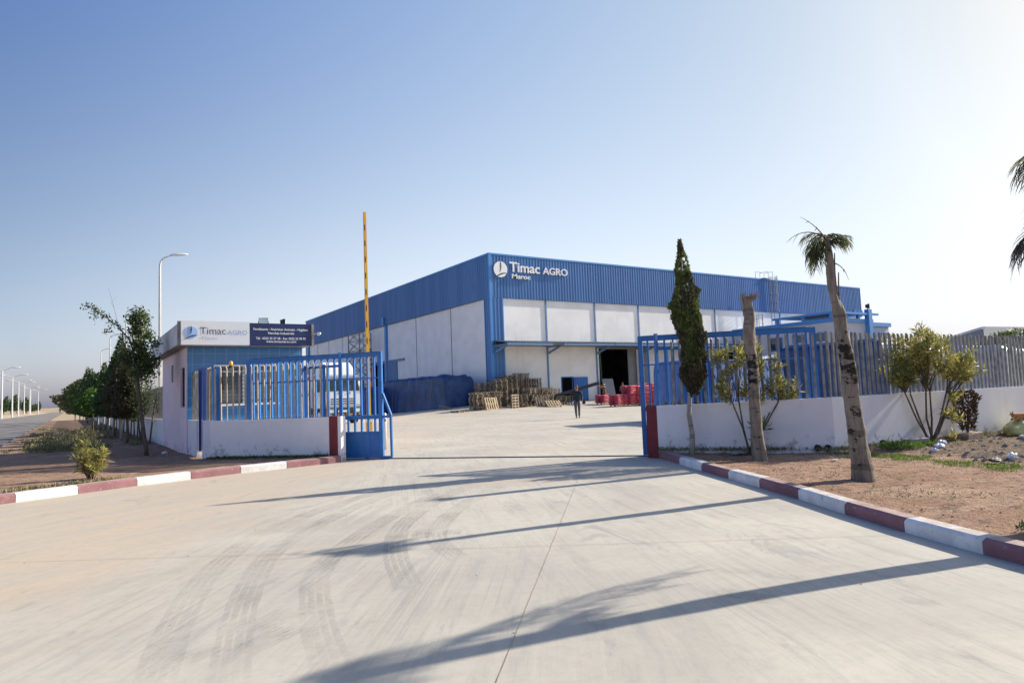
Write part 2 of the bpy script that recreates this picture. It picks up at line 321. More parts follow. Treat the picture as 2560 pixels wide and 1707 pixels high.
make_leaf('leaf_palm', [(0.05, 0.07, 0.035), (0.12, 0.14, 0.06), (0.30, 0.24, 0.14), (0.20, 0.30, 0.05)], 0.5, 0.42)
make_leaf('leaf_palm_dry', [(0.08, 0.07, 0.06), (0.17, 0.14, 0.11), (0.05, 0.05, 0.05)], 0.7, 0.15)
make_leaf('leaf_dead', [(0.08, 0.045, 0.028), (0.15, 0.085, 0.05), (0.05, 0.035, 0.025)], 0.8, 0.1)
make_leaf('grass', [(0.10, 0.20, 0.02), (0.17, 0.27, 0.035), (0.09, 0.13, 0.03)], 0.6, 0.3)
make_leaf('dry_weed', [(0.13, 0.13, 0.06), (0.26, 0.24, 0.12), (0.42, 0.37, 0.2), (0.10, 0.12, 0.05)], 0.8, 0.2)
make_bark('palm_bark', (0.175, 0.145, 0.115), (0.29, 0.25, 0.205), burnt=True)
make_bark('palm_fibre', (0.20, 0.14, 0.095), (0.40, 0.34, 0.27))
make_bark('bark', (0.10, 0.075, 0.055), (0.18, 0.145, 0.11))
make_bark('bark_pale', (0.30, 0.27, 0.23), (0.46, 0.42, 0.37))

# ------------------------------------------------------------------ mesh helpers
class MB:
    def __init__(s): s.v = []; s.f = []; s.m = []
    def add(s, vs, fs, mi=0):
        o = len(s.v); s.v += [tuple(v) for v in vs]; s.f += [tuple(i+o for i in f) for f in fs]; s.m += [mi]*len(fs); return s
    def box(s, x0, y0, z0, x1, y1, z1, mi=0):
        return s.add([(x0,y0,z0),(x1,y0,z0),(x1,y1,z0),(x0,y1,z0),(x0,y0,z1),(x1,y0,z1),(x1,y1,z1),(x0,y1,z1)],
                     [(0,3,2,1),(4,5,6,7),(0,1,5,4),(1,2,6,5),(2,3,7,6),(3,0,4,7)], mi)
    def bar(s, p, q, w, h=None, mi=0, up=(0, 0, 1)):
        p = Vector(p); q = Vector(q); d = (q-p).normalized(); u = Vector(up)
        if abs(d.dot(u)) > 0.98: u = Vector((1, 0, 0))
        a = d.cross(u).normalized()*w/2; b = a.cross(d).normalized()*(h or w)/2
        vs = [p-a-b, p+a-b, p+a+b, p-a+b, q-a-b, q+a-b, q+a+b, q-a+b]
        return s.add(vs, [(0,3,2,1),(4,5,6,7),(0,1,5,4),(1,2,6,5),(2,3,7,6),(3,0,4,7)], mi)
    def tube(s, pts, rs, n=8, mi=0, cap=True):
        pts = [Vector(p) for p in pts]
        if not hasattr(rs, '__len__'): rs = [rs]*len(pts)
        vs = []; fs = []; ref = None
        for i, p in enumerate(pts):
            d = (pts[min(i+1, len(pts)-1)]-pts[max(i-1, 0)]).normalized()
            if ref is None:
                ref = d.orthogonal().normalized()
            a = (ref-d*ref.dot(d)).normalized(); ref = a; b = d.cross(a)
            for k in range(n):
                t = 2*math.pi*k/n; vs.append(p+(a*math.cos(t)+b*math.sin(t))*rs[i])
        for i in range(len(pts)-1):
            for k in range(n):
                fs.append((i*n+k, i*n+(k+1) % n, (i+1)*n+(k+1) % n, (i+1)*n+k))
        if cap: fs.append(tuple(range(n-1, -1, -1))); fs.append(tuple((len(pts)-1)*n+k for k in range(n)))
        return s.add(vs, fs, mi)
    def prism(s, poly, z0, z1, mi=0):
        n = len(poly); vs = [(x, y, z0) for x, y in poly]+[(x, y, z1) for x, y in poly]
        return s.add(vs, [tuple(range(n-1, -1, -1)), tuple(range(n, 2*n))]+[(i, (i+1) % n, n+(i+1) % n, n+i) for i in range(n)], mi)
    def ball(s, c, r, n=10, m=7, mi=0, sc=(1, 1, 1)):
        vs = []; fs = []
        for i in range(m+1):
            t = math.pi*i/m
            for k in range(n):
                p = 2*math.pi*k/n
                vs.append((c[0]+r*sc[0]*math.sin(t)*math.cos(p), c[1]+r*sc[1]*math.sin(t)*math.sin(p), c[2]+r*sc[2]*math.cos(t)))
        for i in range(m):
            for k in range(n): fs.append((i*n+k, (i+1)*n+k, (i+1)*n+(k+1) % n, i*n+(k+1) % n))
        return s.add(vs, fs, mi)
    def build(s, name, mats, parent=None, local=False, smooth=False, loc=None):
        me = bpy.data.meshes.new(name)
        off = Vector((0, 0, 0))
        if parent is not None and not local:
            p = parent
            while p is not None: off += p.location; p = p.parent
        if loc is not None: off = Vector(loc)
        vs = [(v[0]-off.x, v[1]-off.y, v[2]-off.z) for v in s.v]
        me.from_pydata(vs, [], s.f)
        if isinstance(mats, str): mats = [mats]
        for m in mats: me.materials.append(MATS[m])
        if len(mats) > 1: me.polygons.foreach_set('material_index', s.m)
        if smooth: me.polygons.foreach_set('use_smooth', [True]*len(me.polygons))
        me.update()
        o = bpy.data.objects.new(name, me); C.objects.link(o)
        if parent is not None: o.parent = parent
        elif loc is not None: o.location = loc
        return o
def tag(o, label=None, cat=None, group=None, kind=None):
    if label: o['label'] = label
    if cat: o['category'] = cat
    if group: o['group'] = group
    if kind: o['kind'] = kind
    return o
def thing(name, label, cat, loc=(0, 0, 0), rz=0.0, group=None):
    o = bpy.data.objects.new(name, None); C.objects.link(o); o.location = loc; o.rotation_euler = (0, 0, rz); o.empty_display_size = 0.2
    return tag(o, label, cat, group)
def dup(src, loc=None, rot=None, label=None, group=None, parent=None):
    o = src.copy(); C.objects.link(o); o.parent = parent
    if loc is not None: o.location = loc
    if rot is not None: o.rotation_euler = rot
    if label: o['label'] = label
    if group: o['group'] = group
    for c in list(src.children): dup(c, parent=o)
    return o
def smoothstep(t): t = max(0, min(1, t)); return t*t*(3-2*t)
def gz(x, y):
    a = max(0, min(1, (y-36)/14))**2; b = max(0, min(1, (x-20)/8)); c = 1.0 if x > 29 else max(0, min(1, (62-y)/12))
    return 0.6*a*b*c
def fnoise(x, y, z=0): return noise.noise(Vector((x, y, z)))
def leaves(centres, size, seed=0, aspect=2.2, dirs=None, spread=1.0, droop=0.0):
    """many small separate leaf faces; returns verts, faces"""
    r = np.random.RandomState(seed); n = len(centres); c = np.asarray(centres, float)
    d = r.normal(size=(n, 3)) if dirs is None else np.asarray(dirs, float)+r.normal(size=(n, 3))*spread
    d[:, 2] -= droop
    d /= np.linalg.norm(d, axis=1)[:, None]+1e-9
    u = np.cross(d, r.normal(size=(n, 3))); u /= np.linalg.norm(u, axis=1)[:, None]+1e-9
    L = (size*(0.6+0.8*r.rand(n)))[:, None]; W = L/aspect
    v = np.stack([c, c+d*L*0.5+u*W*0.5, c+d*L, c+d*L*0.5-u*W*0.5], 1).reshape(-1, 3)
    f = np.arange(4*n).reshape(-1, 4)
    return v, f
def leafmesh(name, parts, mat, parent=None):
    """parts: list of (verts, faces)"""
    vs = []; fs = []; o = 0
    for v, f in parts: vs.append(v); fs.append(f+o); o += len(v)
    v = np.concatenate(vs); f = np.concatenate(fs)
    off = Vector((0, 0, 0)); p = parent
    while p is not None: off += p.location; p = p.parent
    v = v-np.array(off)
    me = bpy.data.meshes.new(name); me.vertices.add(len(v)); me.vertices.foreach_set('co', v.astype(np.float32).ravel())
    me.loops.add(4*len(f)); me.loops.foreach_set('vertex_index', f.astype(np.int32).ravel())
    me.polygons.add(len(f)); me.polygons.foreach_set('loop_start', np.arange(0, 4*len(f), 4, dtype=np.int32))
    me.update(calc_edges=True); me.validate()
    me.materials.append(MATS[mat]); ob = bpy.data.objects.new(name, me); C.objects.link(ob)
    if parent is not None: ob.parent = parent
    return ob
FONTS = {}
def text_verts(body, x0, x1, zbase, capz, extrude=0.0, bold=0.0):
    """outline of the words as a mesh scaled to run from x0 to x1 with the given cap height; returns verts (x, depth, z) and faces"""
    cu = bpy.data.curves.new('t', 'FONT'); cu.body = body; cu.size = 1; cu.offset = bold; cu.resolution_u = 3
    cu.extrude = extrude
    ob = bpy.data.objects.new('t', cu); C.objects.link(ob); bpy.context.view_layer.update()
    me = bpy.data.meshes.new_from_object(ob.evaluated_get(bpy.context.evaluated_depsgraph_get()))
    v = np.array([tuple(a.co) for a in me.vertices]); f = [tuple(p.vertices) for p in me.polygons]
    bpy.data.objects.remove(ob); bpy.data.curves.remove(cu)
    xs = v[:, 0]; cap = 0.729
    v[:, 0] = x0+(xs-xs.min())/(xs.max()-xs.min())*(x1-x0)
    v[:, 1] = zbase+v[:, 1]*capz/cap
    return [(a[0], -a[2], a[1]) for a in v], f
def words(mb, body, x0, x1, zb, cap, y, bold=0.0, ext=0.0):
    v, f = text_verts(body, x0, x1, zb, cap, ext, bold)
    mb.add([(a[0], y+a[1], a[2]) for a in v], f)
def inside(poly, x, y):
    c = False; n = len(poly); j = n-1
    for i in range(n):
        xi, yi = poly[i]; xj, yj = poly[j]
        if (yi > y) != (yj > y) and x < (xj-xi)*(y-yi)/(yj-yi)+xi: c = not c
        j = i
    return c
# ================================================================== SETTING
def grid(name, xs, ys, zf, mat, keep=None):
    nx, ny = len(xs), len(ys); vs = [(x, y, zf(x, y)) for y in ys for x in xs]; fs = []
    for j in range(ny-1):
        for i in range(nx-1):
            if keep is None or keep((xs[i]+xs[i+1])/2, (ys[j]+ys[j+1])/2):
                fs.append((j*nx+i, j*nx+i+1, (j+1)*nx+i+1, (j+1)*nx+i))
    mb = MB(); mb.add(vs, fs); o = mb.build(name, mat, smooth=True); return o
tag(grid('ground', list(np.linspace(-3000, 3000, 25)), list(np.linspace(-3000, 3000, 25)), lambda x, y: -0.06, 'far_ground'), kind='structure')
tag(grid('driveway', list(np.arange(-14, 100, 2.0)), list(np.arange(-24, 112, 2.0)), gz, 'concrete', lambda x, y: not (x < 2.5 and y > 15)), kind='structure')
# strip of sand under the soil, so nothing shows through
tag(grid('road', list(np.linspace(-13.4, -2.3, 6)), [15, 60, 120, 300, 600, 900], lambda x, y: 0.006, 'asphalt'), kind='structure')
# road edge kerb (pale concrete) both sides
mb = MB()
for i in range(60):
    y0 = 14.5+i*(2+i*0.25); y1 = y0+(2+i*0.25)-0.02
    mb.box(-2.33, y0, -0.05, -2.15, y1, 0.10)
for i in range(50): mb.box(-13.6, 40+i*16, -0.05, -13.4, 40+i*16+15.9, 0.12)
tag(mb.build('road_kerb', 'grey_concrete'), kind='structure')

KR = [(10.56, 10.80), (9.78, 9.33), (9.21, 8.28), (8.71, 7.29), (8.23, 6.35), (7.71, 5.38), (7.16, 4.43), (6.69, 3.55), (6.28, 2.71), (5.93, 1.85), (5.63, 0.95), (5.40, 0.0), (5.22, -1.0), (5.1, -2), (5.05, -3), (5.0, -4), (5.0, -5)]
KL = [(5.42, 15.87), (4.07, 15.54), (3.07, 15.36), (2.06, 15.02), (1.10, 14.70), (0.16, 14.24), (-0.70, 13.83), (-1.55, 13.42), (-2.1, 13.5), (-2.3, 14.4)]
def offs(P, d):
    out = []
    for i, p in enumerate(P):
        a = P[max(i-1, 0)]; b = P[min(i+1, len(P)-1)]; t = Vector((b[0]-a[0], b[1]-a[1])).normalized()
        out.append((p[0]-t.y*d, p[1]+t.x*d))
    return out
def kerb(name, P, side, h, first):
    """painted kerb stones with rounded top edge; colour changes stone by stone"""
    mb = MB(); mats = ['kerb_red', 'kerb_white']
    r = random.Random(4)
    A = P; B = offs(P, side*0.035); Cc = offs(P, side*0.17)
    prof = []
    for i in range(len(P)-1):
        mi = (i+first) % 2; n = 5
        for k in range(n):
            t0 = k/n; t1 = (k+1)/n
            if k == 0: t0 += 0.005
            if k == n-1: t1 -= 0.005
            def L(Q, t): return (Q[i][0]*(1-t)+Q[i+1][0]*t, Q[i][1]*(1-t)+Q[i+1][1]*t)
            ring = []
            for t in (t0, t1):
                a, b, c = L(A, t), L(B, t), L(Cc, t)
                j = 0.004*fnoise(a[0]*6, a[1]*6)
                ring.append([(a[0], a[1], -0.05), (a[0]+j, a[1]+j, h-0.03+j), (b[0], b[1], h+j), (c[0], c[1], h+0.004+j), (c[0], c[1], -0.05)])
            vs = ring[0]+ring[1]
            fs = [(q, q+1, q+6, q+5) for q in range(4)]+[(0, 1, 2, 3, 4)[::-1], (5, 6, 7, 8, 9)]
            mb.add(vs, fs, mi)
    o = mb.build(name, mats); return tag(o, kind='structure')
kerb('kerb_right', KR, 1, 0.135, 0)
kerb('kerb_left', KL, -1, 0.15, 0)
# soil beds
WALL_R = [(10.95, 11.03), (12.93, 8.10), (22.5, 7.15)]
polyR = offs(KR, 0.10)[::-1]+[(10.9, 11.1), (12.95, 8.2), (22.5, 7.25), (26, 6.9), (26, -5)]
def soilR(x, y):
    z = 0.10+0.018*fnoise(x*1.1, y*1.1)+0.012*fnoise(x*4, y*4, 3)+0.008*fnoise(x*11, y*11, 5)
    z += .02*max(0, fnoise(x*2.1, y*3.0, 21))
    e = smoothstep((x-.28*y-10.6)/.8)
    z += e*(0.03+0.05*abs(fnoise(x*2.3, y*2.3, 8))+0.03*fnoise(x*7, y*7, 2))
    z -= 0.05*math.exp(-((x-9.35)**2+(y-5.35)**2)/0.16)
    return z
tag(grid('soil_right', list(np.arange(4.9, 26, 0.11)), list(np.arange(-5, 11.2, 0.11)), soilR, 'soil', lambda x, y: inside(polyR, x, y)), kind='structure')
polyL = offs(KL, -0.10)[::-1]+[(5.4, 16.3), (3.0, 18.7), (2.85, 21), (2.85, 115), (-2.2, 115), (-2.2, 14.4)]
def soilL(x, y):
    z = 0.105+0.02*fnoise(x*1.1, y*1.1, 2)+0.012*fnoise(x*4, y*4, 7)+0.02*fnoise(x*0.4, y*0.4, 4)
    z -= 0.07*math.exp(-((x-2.1)**2+(y-22.6)**2)/0.5)
    return z
ysL = list(np.arange(13.3, 40, 0.16))+list(np.arange(40, 116, 0.8))
tag(grid('soil_left', list(np.arange(-2.24, 5.5, 0.16)), ysL, soilL, 'soil', lambda x, y: inside(polyL, x, y)), kind='structure')
tag(grid('soil_verge', list(np.linspace(-2.2, 6, 6)), [114, 160, 260, 420, 700], lambda x, y: 0.10, 'far_ground'), kind='structure')
tag(grid('soil_outfield', list(np.linspace(24, 140, 10)), list(np.linspace(-60, 7.0, 8)), lambda x, y: 0.04, 'far_ground'), kind='structure')
tag(grid('far_bank', list(np.linspace(-30, -14.2, 8)), list(np.linspace(120, 700, 30)), lambda x, y: 0.0+1.0*smoothstep((-14.5-x)/3)*(0.8+0.3*fnoise(x*.2, y*.05)), 'far_ground'), kind='structure')
tag(grid('hills', list(np.linspace(-700, 500, 40)), list(np.linspace(700, 1500, 8)), lambda x, y: 2.5+2.0*fnoise(x*.006, 3)+(2 if y > 800 else -3), 'far_ground'), kind='structure')
# gate track: two thin rails let into the slab
d = Vector((6.42-10.49, 15.71-11.01)).normalized()
mb = MB()
for o in (0.0, 0.13):
    n = Vector((-d.y, d.x))*o
    a = Vector((11.6, 9.73))-n; b = Vector((4.6, 17.8))-n
    mb.bar((a.x, a.y, 0.006), (b.x, b.y, 0.006), 0.028, 0.014)
tag(mb.build('gate_track', 'dark_steel'), kind='structure')
# slab joints and the crack
mb = MB()
def ribbon(mb, pts, wd, z=0.004, wig=0.0):
    if not hasattr(mb, 'fade'): mb.fade = []
    n_ = len(pts); fd = [smoothstep(min(i, n_-1-i)/(n_*.22)) for i in range(n_)]; mb.fade += fd+fd
    pts = [Vector(p) for p in pts]; L = []; R_ = []
    for i, p in enumerate(pts):
        t = (pts[min(i+1, len(pts)-1)]-pts[max(i-1, 0)]).normalized(); n = Vector((-t.y, t.x))
        ww = wd*(1+wig*fnoise(p.x*3, p.y*3)); L.append((p.x+n.x*ww/2, p.y+n.y*ww/2, z)); R_.append((p.x-n.x*ww/2, p.y-n.y*ww/2, z))
    k = len(pts); mb.add(L+R_, [(i, k+i, k+i+1, i+1) for i in range(k-1)])
def line(a, b, n, j=0.01): return [(a[0]+(b[0]-a[0])*i/n+j*fnoise(i*.7, a[0]), a[1]+(b[1]-a[1])*i/n+j*fnoise(i*.7, a[1], 4)) for i in range(n+1)]
ribbon(mb, line((1.0, 2.13), (9.0, 11.2), 60, 0.006), 0.0036, 0.004, 0.5)
ribbon(mb, line((-1.5, 9.1), (7.2, 3.05), 60, 0.006), 0.005, 0.0042, 0.4)
ribbon(mb, line((-2.0, 14.0), (9.6, 5.9), 60, 0.006), 0.004, 0.0044, 0.4)
tag(mb.build('slab_joint', 'joint'), kind='structure')
# tyre marks: worn-in stains on the slab
def make_stain():
    m, nt, b = newmat('tyre_stain', 0.8, 0, 0.3)
    b.inputs['Base Color'].default_value = (0.22, 0.215, 0.20, 1)
    s = noi(nt, 0.8, 6, 0.65, dist=0.8); s2 = noi(nt, 25, 5, 0.7)
    f = mth(nt, 'MULTIPLY', ramp(nt, s, 0.36, 0.64, 0.04, 0.235), ramp(nt, s2, 0.3, 0.62, 0.25, 1.0))
    an = nt.nodes.new('ShaderNodeAttribute'); an.attribute_name = 'fade'; f = mth(nt, 'MULTIPLY', f, an.outputs['Fac'])
    tr = nt.nodes.new('ShaderNodeBsdfTransparent'); mx = nt.nodes.new('ShaderNodeMixShader')
    out = [n for n in nt.nodes if n.type == 'OUTPUT_MATERIAL'][0]
    nt.links.new(f, mx.inputs[0]); nt.links.new(tr.outputs[0], mx.inputs[1]); nt.links.new(b.outputs[0], mx.inputs[2]); nt.links.new(mx.outputs[0], out.inputs[0])
make_stain()
def spline(P, n=8):
    out = []
    for i in range(len(P)-1):
        p0 = Vector(P[max(i-1, 0)]); p1 = Vector(P[i]); p2 = Vector(P[i+1]); p3 = Vector(P[min(i+2, len(P)-1)])
        for k in range(n):
            t = k/n; out.append(tuple(0.5*((2*p1)+(p2-p0)*t+(2*p0-5*p1+4*p2-p3)*t*t+(3*p1-p0-3*p2+p3)*t**3)))
    out.append(P[-1]); return out
mb = MB()
def tyre(P, tw=0.24, lanes=4):
    P = spline([tuple(p) for p in P]); lw = tw/lanes
    for k in range(lanes):
        o = (k-(lanes-1)/2)*lw
        ribbon(mb, offs(P, o), lw*0.84, 0.0035+0.0002*k, 0.5)
T1 = [(0.20, 3.2), (0.42, 4.29), (0.52, 4.78), (0.67, 5.36), (0.92, 6.2), (1.27, 7.04), (1.85, 8.09), (2.89, 9.24), (4.6, 10.7), (6.8, 12.6)]
T2 = [(0.60, 3.4), (0.74, 4.03), (0.98, 5.01), (1.24, 5.86), (1.67, 6.95), (2.43, 8.08), (3.6, 9.4), (5.6, 11.2)]
T3 = [(1.15, 3.4), (1.35, 4.4), (1.58, 5.27), (1.80, 5.9), (2.15, 6.5), (2.9, 7.5), (4.2, 8.9), (6.2, 10.6)]
T4 = [(2.1, 4.6), (2.29, 5.23), (2.58, 6.08), (3.0, 7.0), (3.5, 7.75), (4.4, 8.8), (6.0, 10.2)]
T5 = [(2.9, 5.2), (3.1, 6.2), (3.5, 7.0), (4.4, 8.1), (6.0, 9.6)]
for t in (T1, T2, T3, T4, T5): tyre(t)
pass
def patch(c, a, l, wd):
    d2 = Vector((math.cos(a), math.sin(a)))
    P = [(c[0]+d2.x*(t-0.5)*l, c[1]+d2.y*(t-0.5)*l) for t in [i/8 for i in range(9)]]
    for k in range(5):
        ribbon(mb, offs([(p[0]+0.02*fnoise(k, 9), p[1]+0.02*fnoise(k, 5)) for p in P], (k-2)*wd/5), wd/5*0.95, 0.0045+0.0003*k, 0.8)
for c, a, l, wd in [((1.16, 4.85), 0.6, 0.5, 0.26), ((1.05, 4.48), 0.62, 0.55, 0.22), ((0.66, 4.5), 0.6, 0.3, 0.2), ((3.2, 6.8), 1.05, 0.5, 0.2), ((3.46, 6.62), 0.9, 0.3, 0.2), ((5.5, 9.1), 0.9, 0.9, 0.35), ((4.53, 9.04), 0.3, 0.5, 0.16), ((2.29, 6.58), 0.8, 0.25, 0.14), ((2.65, 6.4), 0.7, 0.4, 0.14), ((4.5, 3.45), -1.2, 0.8, 0.16), ((3.95, 3.2), -1.3, 0.5, 0.2), ((3.85, 1.8), -1.5, 0.6, 0.2), ((6.6, 9.8), 0.8, 0.8, 0.3)]:
    patch(c, a, l, wd)
o = tag(mb.build('tyre_marks', 'tyre_stain'), kind='structure')
at_ = o.data.attributes.new('fade', 'FLOAT', 'POINT'); at_.data.foreach_set('value', mb.fade)

# ================================================================== WAREHOUSE
WH = thing('warehouse', 'huge white warehouse with tall blue corrugated upper band and white company lettering', 'warehouse', (30.5, 50, 0))
X0, X1, Y0, Y1, ZB, ZT = 30.5, 87.8, 50.0, 104.6, 9.83, 13.73
def cladding(mb, a, b, z0, z1, nrm, step=0.32, dep=0.055):
    """trapezoid ribs from point a to point b (xy), outward normal nrm; closed strip with a return at top and bottom"""
    a = Vector(a); b = Vector(b); t = (b-a); L = t.length; t = t/L; n = Vector(nrm); k = int(L/step); s = L/k; prof = []
    for i in range(k):
        for f, h in ((0.0, 0), (0.42, 0), (0.52, 1), (0.88, 1)): prof.append((i*s+f*s, h*dep))
    prof.append((L, 0))
    lo = [(a.x+t.x*u+n.x*h, a.y+t.y*u+n.y*h, z0) for u, h in prof]; hi = [(p[0], p[1], z1) for p in lo]
    m = len(lo); mb.add(lo+hi, [(i, i+1, m+i+1, m+i) for i in range(m-1)])
mb = MB(); cladding(mb, (X0, Y0), (X1, Y0), ZB, ZT-0.12, (0, -1)); cladding(mb, (X0, Y1), (X0, Y0), ZB, ZT-0.12, (-1, 0))
cladding(mb, (X0+.22, Y0), (31.73, Y0), 0.5, ZB, (0, -1)); cladding(mb, (X0, 50.95), (X0, Y0+.22), 0.0, ZB, (-1, 0))
mb.box(X0+.02, Y0+.02, ZB+0.02, X1, Y0+.12, ZT-.14); mb.box(X0+.02, Y0+.12, ZB+.02, X0+.2, Y1, ZT-.14)
mb.box(X0+.02, Y0+.02, 0, 31.72, Y0+.12, ZB+.02); mb.box(X0+.02, Y0+.12, 0, X0+.2, 50.95, ZB+.02)
mb.build('cladding', 'blue_cladding', WH)
mb = MB()
mb.box(X0-.09, Y0-.09, ZT-.14, X1+.05, Y0+.25, ZT); mb.box(X0-.09, Y0+.25, ZT-.14, X0+.25, Y1, ZT)
mb.box(X0-.08, Y0-.08, 0.1, X0+.16, Y0+.10, ZT-.14)
mb.box(X1-.02, Y0-.07, ZB, X1+.06, Y0+.25, ZT-.14)
mb.box(31.68, Y0-.07, 0.5, 31.78, Y0+.125, ZB); mb.box(X0-.07, 50.93, 0, X0+.22, 51.0, ZB)
mb.build('flashing', 'blue_trim', WH)
mb = MB()  # walls with real door openings
Z0 = 0.0
yw = 50.13; yt = 50.40
for xa, xb, za, zb in [(31.78, 37.93, Z0, ZB), (37.93, 39.35, 2.78, ZB), (39.35, 42.5, Z0, ZB), (42.5, 47.6, 5.45, ZB), (47.6, 61.0, Z0, ZB), (61, 64.5, 5.2, ZB), (64.5, X1, Z0, ZB)]:
    mb.box(xa, yw, za, xb, yt, zb)
xw = 30.72
for ya, yb, za, zb in [(51.0, 74.1, Z0, ZB), (74.1, 77.9, 5.5, ZB), (77.9, Y1, Z0, ZB)]:
    mb.box(xw, ya, za, xw+.23, yb, zb)
mb.box(X1-.3, yt, 0, X1-.05, Y1, ZT-.3); mb.box(xw, Y1-.2, 0, X1-.05, Y1+.05, ZT-.3)
mb.build('wall', 'warehouse_wall', WH)
mb = MB(); mb.box(X0+.3, Y0+.3, ZT-.45, X1-.1, Y1-.1, ZT-.3); mb.build('roof', 'steel_grey', WH)
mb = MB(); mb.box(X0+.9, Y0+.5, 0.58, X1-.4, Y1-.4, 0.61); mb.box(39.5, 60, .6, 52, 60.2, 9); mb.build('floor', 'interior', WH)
for x in [36.45, 42.20, 47.88, 53.57, 59.25, 64.95, 70.65, 76.35, 82.0]:
    mb = MB(); mb.box(x-.08, yw-.07, 0.3, x+.08, yw-.002, ZB); mb.build('column', 'steel_blue', WH)
for y in [57.73, 65.57, 81.0, 88.6, 94.4, 99.5]:
    mb = MB(); mb.box(xw-.012, y-.05, 0, xw-.002, y+.05, ZB); mb.build('wall_joint', 'dark_steel', WH)
mb = MB(); mb.box(xw-.25, 73.2, 0, xw-.003, 73.65, ZB-.02); mb.box(X0-.30, 73.3, ZB, X0-.08, 73.75, ZB+0.9); mb.build('downpipe', 'blue_trim', WH)
mb = MB(); mb.box(X0-.05, 103.4, 0, xw-.01, Y1+.1, ZB); mb.build('corner_post', 'blue_trim', WH)
# canopy
CA = MB(); CA.box(30.55, 47.75, 5.62, 62, 47.83, 5.74)
for i in range(int((62-30.6)/0.32)):
    x = 30.6+i*0.32
    CA.add([(x, 47.7, 5.74), (x+.1, 47.7, 5.80), (x+.22, 47.7, 5.80), (x+.32, 47.7, 5.74), (x, yw, 6.07), (x+.1, yw, 6.13), (x+.22, yw, 6.13), (x+.32, yw, 6.07)], [(0, 1, 5, 4), (1, 2, 6, 5), (2, 3, 7, 6)])
CA.box(30.55, 47.83, 5.60, 62, yw-.1, 5.66)
cn = CA.build('canopy', 'steel_grey', WH)
mb = MB()
for i, (a, b) in enumerate([(30.6, 35.3), (36.5, 42.4), (42.5, 47.9), (48, 53.6), (53.7, 59)]): mb.box(a, 47.66, 5.52 if i == 0 else 5.56, b, 47.745, 5.72)
mb.build('canopy_fascia', 'steel_blue', cn)
for x in [30.75, 36.45, 42.2, 47.88, 53.57, 59.25]:
    mb = MB(); mb.bar((x, 50.1, 4.95), (x, 47.9, 5.6), 0.12, 0.16); mb.bar((x, 50.1, 5.55), (x, 47.85, 5.55), 0.1, 0.1); mb.build('bracket', 'steel_blue', cn)
# doors
mb = MB(); mb.box(47.6, 50.0, 0.6, 48.9, 50.12, 5.4); mb.box(42.55, 49.98, 5.4, 49, 50.125, 5.6); dr = mb.build('sliding_door', 'steel_grey', WH)
mb = MB(); mb.box(46.5, 50.45, 0.6, 47.58, 50.52, 5.45); mb.build('door_leaf', 'steel_grey', dr)
mb = MB(); cladding(mb, (39.3, 50.03), (40.95, 50.03), 0.62, 2.78, (0, -1), 0.33, 0.03); mb.box(39.3, 50.04, .62, 40.95, 50.12, 2.78); mb.build('side_door', 'gate_blue', WH)
mb = MB(); mb.box(37.88, 50.08, .6, 37.95, 50.127, 2.84); mb.box(39.3, 50.125, .6, 39.36, 50.3, 2.76); mb.box(37.95, 50.08, 2.76, 39.3, 50.127, 2.84); mb.build('door_frame', 'gate_blue', WH)
mb = MB(); cladding(mb, (xw-.12, 74.2), (xw-.12, 70.6), 0.0, 5.5, (-1, 0), 0.33, 0.04); mb.box(xw-.1, 70.6, 0, xw-.02, 74.2, 5.5); mb.box(xw-.2, 68.6, 5.55, xw-.02, 79, 5.78); mb.build('yard_door', 'steel_blue', WH)
# roof access ladder with safety cage
LD = MB()
def ladder(mb, x, y, z0, z1, cage0, w=0.5, hoop=0.42):
    for s in (-1, 1): mb.tube([(x+s*w/2, y, z0), (x+s*w/2, y, z1)], 0.035, 5)
    z = z0
    while z < z1: mb.tube([(x-w/2, y, z), (x+w/2, y, z)], 0.02, 4); z += 0.3
    z = cage0; hs = []
    while z <= z1:
        pts = [(x+hoop*math.cos(t)*1.15, y-0.05-hoop*1.5*math.sin(t), z) for t in [math.pi*i/8 for i in range(9)]]
        mb.tube(pts, 0.028, 4); hs.append(pts); z += 0.95
    for k in (1, 3, 4, 5, 7): mb.tube([hs[0][k], (hs[0][k][0], hs[0][k][1], z1)], 0.022, 4)
ladder(LD, 68.9, 49.75, 7.0, 14.0, 9.9, 0.6, 0.5)
for s in (-.4, .4):
    LD.tube([(68.9+s, 49.75, 14.0), (68.9+s, 49.75, 14.6), (68.9+s, 50.9, 14.6), (68.9+s, 50.9, 13.7)], 0.03, 4)
LD.tube([(67.3, 50.6, 13.7), (67.3, 50.6, 14.6), (68.5, 50.6, 14.6)], 0.03, 4); LD.box(67.6, 49.7, 13.72, 68.6, 50.6, 13.80)
LD.build('roof_ladder', 'steel_grey', WH)
# lettering and emblem on the cladding
yl = 49.84
mb = MB(); words(mb, 'Timac', 32.50, 35.74, 12.20, 0.90, yl, 0.012, 0.06); words(mb, 'AGRO', 36.08, 38.90, 12.18, 0.66, yl, 0.006, 0.08); words(mb, 'Maroc', 32.72, 34.68, 11.60, 0.42, yl, 0.008, 0.08)
mb.build('lettering', 'text_white', WH)
def disc(cx, cz, r, n=40, a0=0, a1=2*math.pi): return [(cx+r*math.cos(a0+(a1-a0)*i/n), cz+r*math.sin(a0+(a1-a0)*i/n)) for i in range(n+(0 if abs(a1-a0-2*math.pi) < 1e-6 else 1))]
def plate(mb, poly, y, t=0.05):
    n = len(poly); mb.add([(x, y, z) for x, z in poly]+[(x, y+t, z) for x, z in poly], [tuple(range(n)), tuple(range(2*n-1, n-1, -1))]+[(i, n+i, n+(i+1) % n, (i+1) % n) for i in range(n)])
